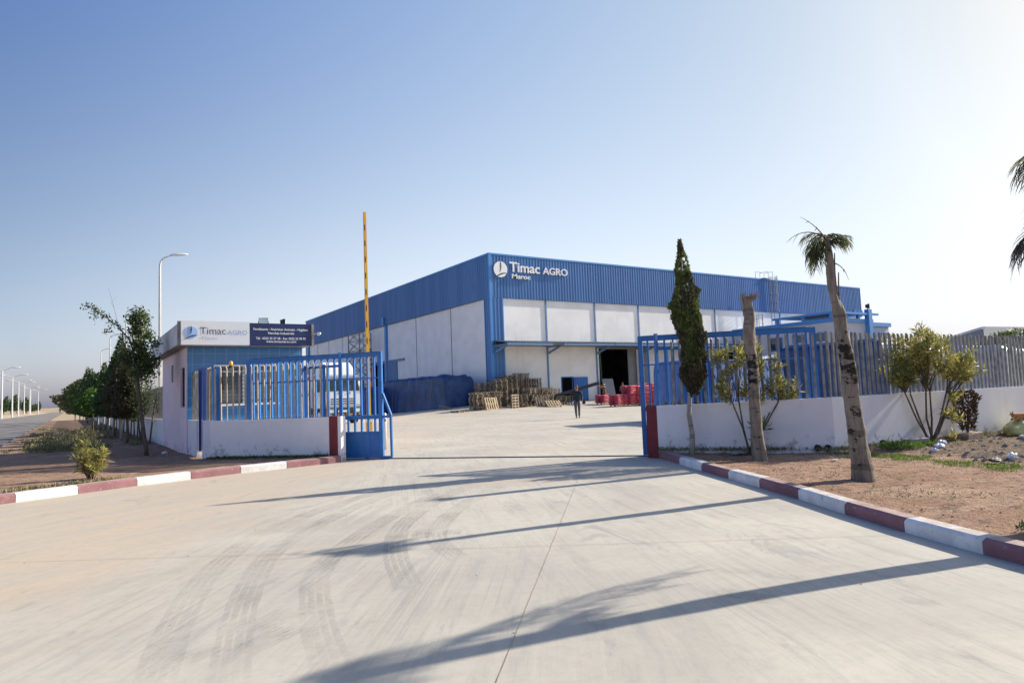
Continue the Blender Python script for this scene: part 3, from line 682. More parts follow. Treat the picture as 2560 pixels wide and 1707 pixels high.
def logo(cx, cz, r, y, parent, disc_mat, leaf_mat, t=0.05, arc_mat=None):
    mb = MB(); plate(mb, disc(cx, cz, r), y, t); em = mb.build('emblem', disc_mat, parent)
    mb = MB()
    leaf = [(0.03, 1.12), (0.11, 0.75), (0.14, 0.45), (0.10, 0.15), (0.0, -0.15), (-0.12, -0.42), (-0.09, -0.1), (-0.06, 0.2), (-0.06, 0.55), (-0.02, 0.85)]
    plate(mb, [(cx+a*r, cz+b*r) for a, b in leaf][::-1], y-0.012, 0.008)
    up = []; lo = []
    for i in range(13):
        s = i/12; a = -0.92+1.98*s; b = -1.12+0.68*math.sin(min(1, s*1.15)*math.pi*0.5)-0.12*max(0, s-0.7)
        wd = 0.085*math.sin(math.pi*min(1, 0.12+s*0.9))+0.01
        up.append((cx+a*r, cz+(b+wd)*r)); lo.append((cx+a*r, cz+(b-wd)*r))
    plate(mb, lo+up[::-1], y-0.013, 0.008)
    mb.build('emblem_leaf', leaf_mat, em)
logo(31.56, 12.33, 0.70, yl-.02, WH, 'text_white', 'logo_slot', 0.08)

# ================================================================== ANNEX, far building
AX = thing('office_annex', 'white office annex with blue roof fascia and raised blue roof beams beside the warehouse', 'office building', (62, 38, 0))
mb = MB(); mb.box(62, 38, 0, 68.4, 50.1, 7.5); mb.box(68.4, 38.2, 0, 72, 50.1, 7.0); mb.build('wall', 'annex_wall', AX)
mb = MB(); mb.box(61.8, 37.8, 7.25, 68.5, 46.8, 7.62); mb.box(61.8, 46.8, 7.1, 62.3, 50.0, 7.62); mb.box(68.5, 38.0, 6.95, 72.2, 50, 7.35); mb.build('fascia', 'blue_trim', AX)
mb = MB(); mb.box(61.5, 37.6, 8.02, 61.75, 44.6, 8.22); mb.box(61.75, 37.6, 8.02, 69.2, 37.85, 8.22); mb.box(61.75, 37.85, 8.12, 69.0, 44.4, 8.2)
for x, y in [(61.6, 38), (61.6, 41), (61.6, 44)]: mb.box(x, y, 7.62, x+.25, y+.25, 8.02)
for x in (64, 66): mb.box(x, 37.9, 7.62, x+.25, 38.15, 8.02)
mb.build('roof_canopy', 'blue_trim', AX)
mb = MB(); mb.box(67.3, 37.55, 0.5, 67.9, 38.0, 8.6); mb.box(65.9, 38.2, 8.2, 67.4, 38.5, 8.55); mb.build('pillar', 'blue_trim', AX)
def window(parent, x0, x1, z0, z1, y, axis, n=2, fm='blue_trim', gm='glass', t=0.07):
    mb = MB(); g = MB()
    def bx(m, a0, a1, c0, c1, d0, d1):
        if axis == 'X': m.box(a0, y-d1, c0, a1, y-d0, c1)
        else: m.box(y-d1, a0, c0, y-d0, a1, c1)
    for a0, a1, c0, c1 in [(x0-t, x0, z0-t, z1+t), (x1, x1+t, z0-t, z1+t), (x0, x1, z0-t, z0), (x0, x1, z1, z1+t)]: bx(mb, a0, a1, c0, c1, 0.002, 0.07)
    for i in range(1, n):
        xm = x0+(x1-x0)*i/n; bx(mb, xm-t*.35, xm+t*.35, z0, z1, 0.002, 0.06)
    f = mb.build('window', fm, parent); bx(g, x0, x1, z0, z1, 0.003, 0.02); g.build('pane', gm, f); return f
window(AX, 41.2, 42.6, 5.55, 6.25, 62, 'Y', 3); window(AX, 38.9, 40.4, 5.5, 6.25, 62, 'Y', 3); window(AX, 43.9, 45.4, 4.9, 6.2, 62, 'Y', 2)
window(AX, 64.3, 64.8, 5.6, 6.3, 38, 'X', 1, 'far_white'); window(AX, 68.8, 69.3, 5.7, 6.3, 38.2, 'X', 1); window(AX, 70, 71.8, 5.7, 6.3, 38.2, 'X', 3)
mb = MB(); ladder(mb, 0, 0, 0, 1.6, 0.1, 0.5, 0.35)
mb.v = [(64+v[1]*1, 47.8+v[0], 7.6+v[2]) for v in mb.v]; mb.build('roof_hatch_rail', 'steel_grey', AX)
FB = thing('factory_building', 'long plain grey and white factory shed far behind the right fence', 'factory building', (67.6, 27.6, 0))
mb = MB(); mb.add([(67.6, 27.6, 0), (110, 56.5, 0), (110, 56.5, 5.75), (67.6, 27.6, 5.65)], [(3, 2, 1, 0)]); mb.add([(67.6, 27.6, 0), (120, 20, 0), (120, 20, 5.65), (67.6, 27.6, 5.65)], [(0, 1, 2, 3)])
mb.add([(67.6, 27.6, 5.65), (120, 20, 5.65), (150, 60, 5.7), (110, 56.5, 5.75)], [(0, 1, 2, 3)])
f = mb.build('wall', ['far_grey', 'far_white'], FB); f.data.polygons[1].material_index = 1
mb = MB(); mb.bar((67.5, 27.55, 5.7), (110, 56.4, 5.8), 0.25, 0.2); mb.bar((67.5, 27.55, 5.7), (120, 19.9, 5.7), 0.25, 0.2); mb.build('parapet', 'far_white', FB)
# ================================================================== GUARDHOUSE
GH = thing('guardhouse', 'small flat roofed guardhouse with blue tiled front under a white and navy company sign', 'guardhouse', (2.8, 21.15, 0))
mb = MB()
for ya, yb, za, zb in [(21.2, 21.57, 0, 3.12), (21.57, 22.47, 0, 1.42), (21.57, 22.47, 2.57, 3.12), (22.47, 24.09, 0, 3.12), (24.09, 24.61, 0, 2.23), (24.09, 24.61, 2.77, 3.12), (24.61, 27.0, 0, 3.12)]:
    mb.box(2.8, ya, za, 3.0, yb, zb)
mb.box(3.0, 26.8, 0, 6.05, 27.0, 3.12); mb.box(5.87, 21.35, 0, 6.07, 26.8, 3.12)
mb.build('wall', 'guard_wall', GH)
mb = MB()
for xa, xb, za, zb in [(2.82, 3.54, 0, 3.12), (3.54, 5.27, 0, 1.47), (3.54, 5.27, 2.55, 3.12), (5.27, 6.04, 0, 3.12)]: mb.box(xa, 21.15, za, xb, 21.34, zb)
mb.build('tiled_front', 'blue_tile', GH)
mb = MB()
mb.box(3.48, 21.08, 1.41, 5.33, 21.149, 1.47); mb.box(3.50, 21.10, 2.55, 5.31, 21.149, 2.60); mb.box(3.54, 21.2, 1.47, 3.60, 21.28, 2.55); mb.box(5.21, 21.2, 1.47, 5.27, 21.28, 2.55); mb.box(4.30, 21.19, 1.47, 4.42, 21.28, 2.55); mb.box(3.60, 21.2, 2.38, 4.3, 21.27, 2.43); mb.box(4.42, 21.2, 2.38, 5.21, 21.27, 2.43)
wf = mb.build('window', 'window_frame', GH)
mb = MB(); mb.box(3.6, 21.235, 1.47, 5.21, 21.245, 2.55); mb.build('pane', 'guard_glass', wf)
mb = MB(); mb.box(3.6, 21.40, 1.47, 5.21, 21.42, 2.55); mb.build('curtain', 'curtain', wf)
mb = MB()
for i in range(13): mb.bar((3.62+i*.13, 21.17, 1.47), (3.62+i*.13, 21.17, 2.55), 0.012)
for i in range(9): mb.bar((3.56, 21.165, 1.56+i*.115), (5.25, 21.165, 1.56+i*.115), 0.012)
mb.build('grille', 'dark_steel', wf)
mb = MB(); mb.add([(3.62, 21.225, 1.88), (3.80, 21.225, 1.88), (3.74, 21.225, 2.24), (3.64, 21.225, 2.24)], [(0, 1, 2, 3)]); mb.build('red_notice', 'pillar_red', wf)
for (ya, yb, za, zb) in [(21.57, 22.47, 1.42, 2.57), (24.09, 24.61, 2.23, 2.77)]:
    mb = MB(); mb.box(2.86, ya, za, 2.89, ya+.04, zb); mb.box(2.86, yb-.04, za, 2.89, yb, zb); mb.box(2.86, ya, za, 2.89, yb, za+.04); mb.box(2.86, ya, zb-.04, 2.89, yb, zb)
    for k in range(1, 9): mb.bar((2.84, ya, za+(zb-za)*k/9), (2.84, yb, za+(zb-za)*k/9), 0.012)
    f = mb.build('side_window', 'dark_steel', GH); mb = MB(); mb.box(2.9, ya, za, 2.92, yb, zb); mb.build('pane', 'glass', f)
mb = MB(); mb.box(2.5, 20.68, 3.14, 6.2, 27.4, 3.72); rf = mb.build('roof', 'roof_white', GH)
mb = MB(); mb.box(2.52, 20.70, 3.125, 6.18, 27.38, 3.139); mb.build('soffit', 'grey_concrete', rf)
mb = MB(); mb.box(2.495, 20.6, 3.13, 2.56, 20.675, 3.79); mb.build('sign_edge', 'grey_concrete', GH)
mb = MB(); mb.box(6.13, 20.44, 3.11, 6.2, 20.675, 3.77); mb.build('sign_edge', 'grey_concrete', GH)
mb = MB(); mb.box(2.565, 20.46, 3.125, 4.35, 20.66, 3.785); s1 = mb.build('white_sign_panel', 'sign_white', GH)
mb = MB(); mb.box(4.352, 20.465, 3.12, 6.128, 20.66, 3.765); s2 = mb.build('navy_sign_panel', 'sign_navy', GH)
k = 0.001647; u = lambda x: 2.565+(x-140)*k*0.995
zz = lambda y: 3.785-(y-140)*0.00176
mb = MB(); words(mb, 'Timac', u(430), u(838), zz(345), 0.200, 20.452, 0.0); mb.build('sign_word', 'text_navy', s1)
mb = MB(); words(mb, 'AGRO', u(866), u(1188), zz(350), 0.135, 20.452, -0.008); mb.build('sign_word', 'text_blue', s1)
mb = MB(); words(mb, 'Maroc', u(458), u(708), zz(430), 0.098, 20.452, -0.01); mb.build('sign_word', 'text_grey', s1)
logo(u(292), zz(322), 0.168, 20.452, s1, 'logo_disc', 'logo_navy', 0.006)
mb = MB(); cx = 5.24
for body, wd, y, cap in [('Fertilisants - Nutrition Animale - Hygiène', 1.56, 268, 0.068), ('Marchés Industriels', 0.75, 332, 0.068), ('Tél : 0522 25 57 28 - Fax: 0522 25 99 95', 1.43, 420, 0.068), ('www.timacmaroc.com', 0.86, 470, 0.066)]:
    mb = MB(); words(mb, body, cx-wd/2, cx+wd/2, zz(y), cap, 20.458, 0.014); mb.build('sign_lettering', 'text_white', s2)
def floodlight(x, y, z, rz, label, tilt=0.15, s=1.0):
    t = thing('floodlight', label, 'floodlight', (x, y, z), rz, 'floodlights on roof edges')
    mb = MB(); mb.add([(-.13*s, -.07*s, .03*s), (.13*s, -.07*s, .03*s), (.13*s, -.07*s+tilt*.1, .22*s), (-.13*s, -.07*s+tilt*.1, .22*s), (-.07*s, .07*s, .07*s), (.07*s, .07*s, .07*s), (.07*s, .08*s, .18*s), (-.07*s, .08*s, .18*s)],
                      [(0, 4, 5, 1), (1, 5, 6, 2), (2, 6, 7, 3), (3, 7, 4, 0), (4, 7, 6, 5), (0, 1, 2, 3)])
    mb.build('housing', 'dark_steel', t, local=True)
    mb = MB(); mb.box(-.12*s, -.078*s, .05*s, .12*s, -.071*s, .205*s); mb.build('lens', 'lens', t, local=True)
    mb = MB(); mb.box(-.15*s, -.01*s, 0, -.135*s, .01*s, .13*s); mb.box(.135*s, -.01*s, 0, .15*s, .01*s, .13*s); mb.box(-.15*s, -.015*s, -.01*s, .15*s, .015*s, 0.0); mb.build('bracket', 'dark_steel', t, local=True); return t
floodlight(4.83, 20.85, 3.74, rad(-18), 'glass fronted floodlight facing outward above the middle of the guardhouse sign')
floodlight(5.42, 20.95, 3.74, rad(70), 'floodlight turned side-on above the navy sign panel')
floodlight(67.6, 37.8, 8.6, rad(30), 'floodlight on top of the blue pillar of the office annex', s=2.6)
cc = thing('security_camera', 'small white security camera at the right end of the guardhouse sign', 'camera', (6.22, 20.5, 3.45))
mb = MB(); mb.tube([(6.2, 20.5, 3.47), (6.32, 20.46, 3.5)], 0.012, 6); mb.build('arm', 'lamp_pole', cc)
mb = MB(); mb.ball((6.34, 20.44, 3.47), 0.045); mb.tube([(6.31, 20.46, 3.50), (6.38, 20.38, 3.48)], 0.035, 8); mb.build('body', 'lamp_head', cc, smooth=True)

# ================================================================== WALLS AND FENCES
def wallseg(mb, a, b, h0, h1, t=0.2, side=1, z0=-0.05, mi=0):
    a = Vector(a); b = Vector(b); d = (b-a).normalized(); n = Vector((-d.y, d.x))*t*side
    n_ = 24 if (b-a).length > 3 else 1
    for i in range(n_):
        p = a+(b-a)*i/n_; q = a+(b-a)*(i+1)/n_; ha = h0+(h1-h0)*i/n_; hb = h0+(h1-h0)*(i+1)/n_
        vs = [(p.x, p.y, z0), (q.x, q.y, z0), (q.x+n.x, q.y+n.y, z0), (p.x+n.x, p.y+n.y, z0), (p.x, p.y, ha), (q.x, q.y, hb), (q.x+n.x, q.y+n.y, hb), (p.x+n.x, p.y+n.y, ha)]
        fs = [(4, 5, 6, 7), (0, 1, 5, 4), (2, 3, 7, 6)]
        if i == 0: fs.append((3, 0, 4, 7))
        if i == n_-1: fs.append((1, 2, 6, 5))
        mb.add(vs, fs, mi)
def picket_mesh(h, w=0.05, d=0.035):
    """rectangular tube picket with a slanted cut top"""
    mb = MB(); mb.add([(-w/2, -d/2, 0), (w/2, -d/2, 0), (w/2, d/2, 0), (-w/2, d/2, 0), (-w/2, -d/2, h), (w/2, -d/2, h-.035), (w/2, d/2, h-.035), (-w/2, d/2, h)],
                      [(4, 5, 6, 7), (0, 1, 5, 4), (1, 2, 6, 5), (2, 3, 7, 6), (3, 0, 4, 7)])
    return mb
def pickets(parent, a, b, n, z0, z1, mat, w=0.05, d=0.035, seed=0, jitter=0.01, lean=0.01):
    a = Vector(a); b = Vector(b); ang = math.atan2((b-a).y, (b-a).x); r = random.Random(seed)
    base = picket_mesh(1.0, w, d).build('picket', mat, None); me = base.data; bpy.data.objects.remove(base)
    for i in range(n):
        t = (i+0.5)/n; p = a+(b-a)*t; z_0 = z0[0]+(z0[1]-z0[0])*t; z_1 = z1[0]+(z1[1]-z1[0])*t+r.uniform(-jitter, jitter)
        o = bpy.data.objects.new('picket', me); C.objects.link(o); o.parent = parent
        o.location = Vector((p.x, p.y, z_0))-parent.location; o.scale = (1, 1, z_1-z_0); o.rotation_euler = (r.uniform(-lean, lean), r.uniform(-lean, lean), ang)
# right wall
RW = thing('boundary_fence', 'white low wall with grey steel pickets right of the gate, bending at the leaning palm', 'fence', (10.27, 10.62, 0))
Pst, Pco, Pen = (10.38, 10.46), (12.26, 7.68), (24.0, 6.51)
mb = MB(); wallseg(mb, Pst, Pco, 1.085, 1.155); wallseg(mb, Pco, Pen, 1.157, 1.20); mb.build('wall', 'white_wall', RW)
mb = MB(); wallseg(mb, (10.255, 10.645), (10.385, 10.453), 1.095, 1.095, 0.22); mb.build('pillar', 'pillar_red', RW)
def inset(a, b, o): d = (Vector(b)-Vector(a)).normalized(); return Vector(a)+Vector((-d.y, d.x))*o, Vector(b)+Vector((-d.y, d.x))*o
a, b = inset(Pst, Pco, 0.08); pickets(RW, a+(b-a)*0.085, b-(b-a)*0.01, 19, (1.09, 1.15), (2.45, 2.44), 'galvanised', 0.046, 0.04, 1)
a, b = inset(Pco, Pen, 0.08); pickets(RW, a, a+(b-a).normalized()*11.6, 79, (1.155, 1.195), (2.43, 2.34), 'galvanised', 0.044, 0.04, 2)
# left front wall
LW = thing('boundary_fence', 'short white low wall with tan steel pickets in front of the guardhouse', 'fence', (2.98, 18.54, 0))
Lc, Le = (2.98, 18.54), (5.26, 16.26)
mb = MB(); wallseg(mb, Lc, Le, 1.055, 1.055)
mb.prism([(2.90, 19.12), (2.979, 18.56), (3.15, 18.70), (3.12, 19.12)], -0.05, 1.06)
mb.build('wall', 'white_wall', LW); mb = MB(); mb.prism([(2.815, 21.12), (2.86, 19.80), (3.06, 19.80), (3.02, 21.12)], -0.05, 1.06)
mb.build('wall', 'white_wall', LW)
mb = MB(); wallseg(mb, (5.262, 16.258), (5.40, 16.05), 1.075, 1.075, 0.21); mb.build('pillar', 'pillar_red', LW)
mb = MB(); mb.prism([(5.402, 16.047), (5.44, 15.99), (5.615, 16.108), (5.578, 16.168)], -0.02, 1.07); mb.build('pillar_end', 'white_wall', LW)
a, b = inset(Lc, Le, 0.09); pickets(LW, a, b, 19, (1.05, 1.05), (2.42, 2.40), 'galvanised_light', 0.03, 0.03, 3)
pickets(LW, (3.0, 19.05), (3.05, 18.72), 3, (1.05, 1.05), (2.41, 2.41), 'galvanised_light', 0.05, 0.035, 4)
pickets(LW, (2.92, 21.0), (2.98, 19.9), 8, (1.05, 1.05), (2.39, 2.39), 'galvanised', 0.05, 0.035, 5)
# pedestrian gate
PG = thing('pedestrian_gate', 'narrow blue steel pedestrian gate in the wall beside the guardhouse', 'gate', (2.95, 19.46, 0.2))
mb = MB(); mb.box(2.90, 19.10, 0.12, 2.97, 19.19, 2.43); mb.box(2.90, 19.72, 0.25, 2.97, 19.79, 2.43); mb.box(2.91, 19.19, 2.36, 2.96, 19.72, 2.42); mb.build('frame', 'post_blue', PG)
mb = MB(); mb.box(2.99, 19.15, 0.28, 3.02, 19.78, 2.36); mb.build('leaf', 'tarp_blue' if False else 'steel_blue', PG)
mb = MB()
for i in range(7): mb.box(3.12+i*0.012, 18.95-i*.075, 1.0, 3.15+i*.012, 18.98-i*.075, 2.42)
mb.box(3.11, 18.45, 2.36, 3.14, 19.0, 2.42); mb.build('inner_leaf', 'gate_blue', PG)
# long wall running back beside the road
BW = thing('boundary_fence', 'long white low wall with grey pickets beside the road, behind the conifer row', 'fence', (2.8, 27, 0))
mb = MB(); mb.box(2.8, 27.0, -.05, 3.0, 112, 1.0); mb.box(2.0, 112, -.05, 3.2, 112.3, 1.9); mb.build('wall', 'white_wall', BW)
pickets(BW, (2.9, 27.05), (2.9, 42.0), 99, (1.0, 1.0), (2.2, 2.2), 'galvanised', 0.07, 0.04, 6)
mb = MB()
for i in range(450): y = 42.1+i*.155; mb.box(2.88, y, 1.0, 2.92, y+.07, 2.2)
tag(mb.build('pickets', 'galvanised', BW), kind='stuff')

# ================================================================== SLIDING GATES
def gate_leaf(label, loc, rz, L):
    t = thing('sliding_gate', label, 'gate', loc, rz, 'blue sliding gate leaves')
    mb = MB()
    mb.box(0, -.04, 0.03, .10, .04, 2.60); mb.box(L-.12, -.04, 0.03, L, .04, 2.50); mb.box(.10, -.035, 2.49, L, .035, 2.595)
    mb.box(.10, -.03, .97, L-.12, .03, 1.06); mb.box(.10, -.03, .03, L-.12, .03, .10)
    mb.build('frame', 'gate_blue', t, local=True)
    mb = MB(); mb.box(.10, -.012, .10, L-.12, .012, .66); mb.box(.10, -.03, .64, L-.12, .03, .67)
    for x in (.36, .95, 1.6, 2.3, 3.0):
        if x < L-.3: mb.box(x, -.026, .12, x+.13, -.013, .62); mb.box(x, .013, .12, x+.13, .026, .62)
    mb.build('lower_panel', 'gate_blue', t, local=True)
    mb = MB(); mb.box(.10, -.012, 1.955, L-.12, .012, 1.985); mb.build('rail', 'gate_blue', t, local=True)
    n = int((L-.22)/.174); b0 = None
    for i in range(n):
        x = .10+(i+.62)*(L-.22)/n
        if b0 is None:
            m2 = MB(); m2.box(-.02, -.026, .66, .02, .026, .969); m2.box(-.02, -.026, 1.061, .02, .026, 2.489); b0 = m2.build('bar', 'gate_blue', t, local=True); b0.location = (x, 0, 0)
        else:
            o = bpy.data.objects.new('bar', b0.data); C.objects.link(o); o.parent = t; o.location = (x, 0, 0)
    mb = MB(); mb.box(.05, -.04, 2.597, L*.95, .04, 2.607); mb.build('grease_strip', 'grease', t, local=True)
    mb = MB()
    for x in (.45, L-.6):
        mb.tube([(x, -.02, .03), (x, .02, .03)], .045, 12)
    mb.build('wheel', 'dark_steel', t, local=True); return t
g1 = gate_leaf('open blue sliding gate leaf behind the left wall with triangular end brace', (6.42, 15.71, 0), math.atan2(18.62-15.71, 3.9-6.42), 3.86)
mb = MB(); mb.bar((-.0, 0, 1.58), (-.215, 0, 1.04), .055, .05); mb.bar((-.205, 0, 1.06), (-.215, 0, .05), .055, .05); mb.bar((0, 0, .05), (-.22, 0, .05), .05, .05); mb.bar((0, 0, 1.02), (-.22, 0, 1.02), .05, .06); mb.build('end_brace', 'gate_blue', g1, local=True)
g2 = gate_leaf('open blue sliding gate leaf behind the right wall, next to the dark red pillar', (10.48, 11.03, 0), rad(-47.5), 3.62)
def gate_guide(label, pts, top=2.63, low=2.36):
    t = thing('gate_guide', label, 'gate guide frame', (*pts[0], 0), 0, 'gate guide frames')
    for i, p in enumerate(pts):
        h = top if i == 0 else low; mb = MB(); mb.box(p[0]-.03, p[1]-.03, 0, p[0]+.03, p[1]+.03, h); mb.build('post', 'gate_blue', t)
    for z in (2.30, 1.16): mb = MB(); mb.bar((*pts[0], z), (*pts[-1], z), .05, .06); mb.build('crossbar', 'gate_blue', t); return t
gate_guide('blue steel guide posts holding the left gate leaf above the wall end', [(5.62, 16.45), (5.36, 16.9), (5.20, 17.2), (5.05, 17.42)])
gate_guide('blue steel guide posts holding the right gate leaf behind the red pillar', [(10.62, 10.62), (10.93, 10.63), (11.22, 10.35), (11.52, 10.05)])
bl = thing('warning_beacon', 'amber warning beacon on a grey bracket above the left fence pickets', 'beacon', (3.40, 18.12, 2.30))
mb = MB(); mb.box(3.365, 18.09, 2.26, 3.445, 18.15, 2.36); mb.build('bracket', 'galvanised', bl)
mb = MB(); mb.tube([(3.40, 18.12, 2.36), (3.40, 18.12, 2.41)], [.05, .045], 14); mb.build('base', 'black', bl)
mb = MB(); mb.ball((3.40, 18.12, 2.465), .052, 14, 10, sc=(1, 1, 1.35)); mb.build('dome', 'amber', bl, smooth=True)
# barrier
BR = thing('barrier', 'raised yellow barrier boom with black slots standing upright behind the left gate leaf', 'barrier', (7.25, 18.8, 0))
mb = MB(); mb.box(7.18, 18.73, 0, 7.32, 18.87, 1.0); mb.build('post', 'boom_yellow', BR)
mb = MB(); mb.box(7.17, 18.71, .80, 7.33, 18.89, .96); mb.build('pivot', 'lamp_head', BR)
mb = MB(); mb.add([(7.20, 18.75, .97), (7.30, 18.75, .97), (7.30, 18.83, .97), (7.20, 18.83, .97), (7.21, 18.76, 6.93), (7.28, 18.76, 6.93), (7.28, 18.82, 6.93), (7.21, 18.82, 6.93)], [(0, 3, 2, 1), (4, 5, 6, 7), (0, 1, 5, 4), (1, 2, 6, 5), (2, 3, 7, 6), (3, 0, 4, 7)])
bm_ = mb.build('boom', 'boom_yellow', BR)
mb = MB()
for i in range(12):
    z = 1.15+i*.475; mb.box(7.215, 18.742+0.0015*i, z, 7.242, 18.752+0.0015*i, z+.17)
mb.build('slot', 'black', bm_)
BO = thing('bollard', 'short white round post beside the barrier foot', 'bollard', (7.62, 18.55, 0))
mb = MB(); mb.tube([(7.62, 18.55, 0), (7.62, 18.55, 1.02), (7.62, 18.55, 1.04)], [.055, .055, .04], 14); mb.build('post', 'lamp_head', BO, smooth=True)
mb = MB(); mb.box(7.60, 18.485, .80, 7.64, 18.494, .88); mb.build('mark', 'black', BO)

# ================================================================== STREET LAMPS
def lamp_single(x, y, h, label):
    t = thing('street_lamp', label, 'street lamp', (x, y, 0), 0, 'single arm street lamps along the fence')
    mb = MB(); mb.tube([(0, 0, 0), (0, 0, h-.5), (0.04, 0, h-.25), (.18, 0, h-.05), (.42, 0, h+.08), (.6, 0, h+.14)], [.10, .06, .05, .045, .035, .03], 10); mb.build('pole', 'lamp_pole', t, local=True, smooth=True)
    mb = MB(); mb.ball((0, 0, 0), 1, 12, 8, sc=(.50, .15, .10)); mb.v = [(1.0+v[0], v[1], h+.22+v[2]*(1 if v[2] > 0 else .6)+v[0]*.12) for v in mb.v]; mb.build('lamp_head', 'lamp_head', t, local=True, smooth=True); return t
for i, (y, h, lb) in enumerate([(43, 9.95, 'tall white street lamp rising directly behind the guardhouse roof'), (70, 10.3, 'white street lamp rising above the leaning branch of the front tree'), (98.6, 10.55, 'white street lamp behind the tallest conifer tip, third from the guardhouse'), (126, 10.8, 'smallest single arm street lamp, farthest from the guardhouse')]):
    lamp_single(4.3, y, h, lb)
D0 = None
for i, (x, y, h) in enumerate([(-14.3, 218.8, 13.1), (-14.0, 252.4, 12.7), (-14.7, 297, 12.7), (-16.3, 371, 14.6), (-15.5, 402, 13.5), (-16.2, 429.5, 13.8), (-13.2, 438.8, 13.0), (-8.5, 820, 14)]):
    ls = ['nearest of the white double arm street lamps across the road, at the left edge', 'white double arm street lamp across the road, second from the left edge', 'white double arm street lamp across the road, third from the left edge', 'white double arm street lamp across the road, fourth from the left edge',
          'taller of two double arm lamps standing almost in line across the road', 'farther of two double arm lamps standing almost in line across the road', 'double arm street lamp standing alone right of the other lamps', 'tiny double arm street lamp far off where the road vanishes'][i]
    if D0 is None:
        D0 = thing('street_lamp', ls, 'street lamp', (x, y, 0), 0, 'double arm street lamps across the road')
        mb = MB(); mb.tube([(0, 0, 0), (0, 0, 12.4)], [.24, .15], 8); mb.build('pole', 'lamp_head', D0, local=True)
        for s in (-1, 1):
            mb = MB(); mb.tube([(0, 0, 12.2), (s*1.6, 0, 12.9)], .09, 6); a = mb.build('arm', 'lamp_head', D0, local=True)
            mb = MB(); mb.ball((0, 0, 0), 1, 10, 6, sc=(1.15, .3, .17)); mb.v = [(s*2.8+v[0], v[1], 13.1+v[2]) for v in mb.v]; mb.build('lamp_head', 'lamp_head', a, local=True, smooth=True)
        o = D0
    else: o = dup(D0, (x, y, 0), None, ls, 'double arm street lamps across the road')
    o.scale = (1, 1, h/13.1)

# ================================================================== TRUCK
TR = thing('truck', 'white lorry with roof fairing parked facing out behind the left gate leaf', 'truck', (14.1, 41, 0))
x0, x1 = 12.95, 15.35
mb = MB()
pts = [(41.05, .95), (41.0, 1.2), (41.0, 1.95), (41.22, 2.85), (41.4, 2.98), (42.9, 3.0), (42.9, .95)]
n = len(pts); mb.add([(x0, y, z) for y, z in pts]+[(x1, y, z) for y, z in pts], [tuple(range(n)), tuple(range(2*n-1, n-1, -1))]+[(i, n+i, n+(i+1) % n, (i+1) % n) for i in range(n)])
o_ = mb.build('cab', 'truck_white', TR); o_.modifiers.new('b', 'BEVEL').width = .07; o_.modifiers['b'].segments = 3
mb = MB(); mb.add([(x0+.12, 41.02, 2.02), (x1-.12, 41.02, 2.02), (x1-.18, 41.205, 2.76), (x0+.18, 41.205, 2.76), (x0+.12, 40.99, 2.02), (x1-.12, 40.99, 2.02), (x1-.18, 41.18, 2.76), (x0+.18, 41.18, 2.76)], [(4, 5, 6, 7), (0, 4, 7, 3), (1, 2, 6, 5)]); ws = mb.build('windscreen', 'glass', TR)
mb = MB(); mb.bar((x0+.5, 40.97, 2.04), (x0+1.1, 41.02, 2.25), .03); mb.bar((x0+1.4, 40.97, 2.04), (x0+2.0, 41.02, 2.25), .03); mb.build('wiper', 'black', ws)
mb = MB(); mb.add([(x0+.02, 41.12, 2.62), (x1-.02, 41.12, 2.62), (x1-.02, 40.9, 2.72), (x0+.02, 40.9, 2.72), (x0+.02, 41.2, 2.95), (x1-.02, 41.2, 2.95)], [(0, 1, 2, 3), (3, 2, 5, 4), (0, 3, 4), (1, 5, 2)]); mb.build('sun_visor', 'steel_grey', TR)
mb = MB()
fp = [(41.5, 3.0), (41.75, 3.55), (42.3, 3.85), (42.9, 3.88), (42.9, 3.0)]; n = 5
mb.add([(x0+.25, y, z) for y, z in fp]+[(x1-.25, y, z) for y, z in fp], [tuple(range(n)), tuple(range(2*n-1, n-1, -1))]+[(i, n+i, n+(i+1) % n, (i+1) % n) for i in range(n)]); o_ = mb.build('roof_fairing', 'truck_white', TR); o_.modifiers.new('b', 'BEVEL').width = .09; o_.modifiers['b'].segments = 3
mb = MB()
for z in (1.22, 1.36, 1.50): mb.box(x0+.45, 40.985, z, x1-.45, 40.999, z+.06)
mb.box(x0+.9, 40.975, 1.86, x0+1.1, 40.998, 1.92); mb.box(x1-.9, 40.975, 1.86, x1-.7, 40.998, 1.92)
mb.build('grille', 'black', TR)
mb = MB(); mb.box(x0+.0, 40.85, .55, x1-.0, 41.3, 1.0); bp = mb.build('bumper', 'dark_steel', TR)
mb = MB(); mb.box(x0+.85, 40.835, .72, x0+1.5, 40.848, .86); mb.build('number_plate', 'far_white', bp)
mb = MB()
for i in range(9): mb.box(x0+.08+i*.255, 40.835, .565, x0+.22+i*.255, 40.848, .62)
mb.build('marker_strip', 'orange', bp)
for s in (x0+.18, x1-.58):
    mb = MB(); mb.box(s, 40.83, .70, s+.4, 40.848, .93); mb.build('headlight', 'lens', TR)
for s in (-1, 1):
    xm = (x0-.18) if s < 0 else (x1+.06); mb = MB(); mb.box(xm, 40.95, 2.0, xm+.12, 41.05, 2.65); mb.bar(((x0 if s < 0 else x1), 41.2, 2.75), (xm+.06, 41.0, 2.7), .04); mb.build('mirror', 'black', TR)
for s in (-1, 1):
    for y in (41.95, 47.6):
        xc = x0+.18 if s < 0 else x1-.18; mb = MB(); mb.tube([(xc-.16, y, .5), (xc+.16, y, .5)], .5, 20); wl = mb.build('wheel', 'rubber', TR)
        mb = MB(); mb.tube([(xc-.17, y, .5), (xc+.17, y, .5)], .27, 14); mb.build('rim', 'lamp_head', wl)
mb = MB(); mb.box(x0-.02, 43.2, 1.05, x1+.02, 50.5, 3.75); mb.build('cargo_box', 'box_white', TR)
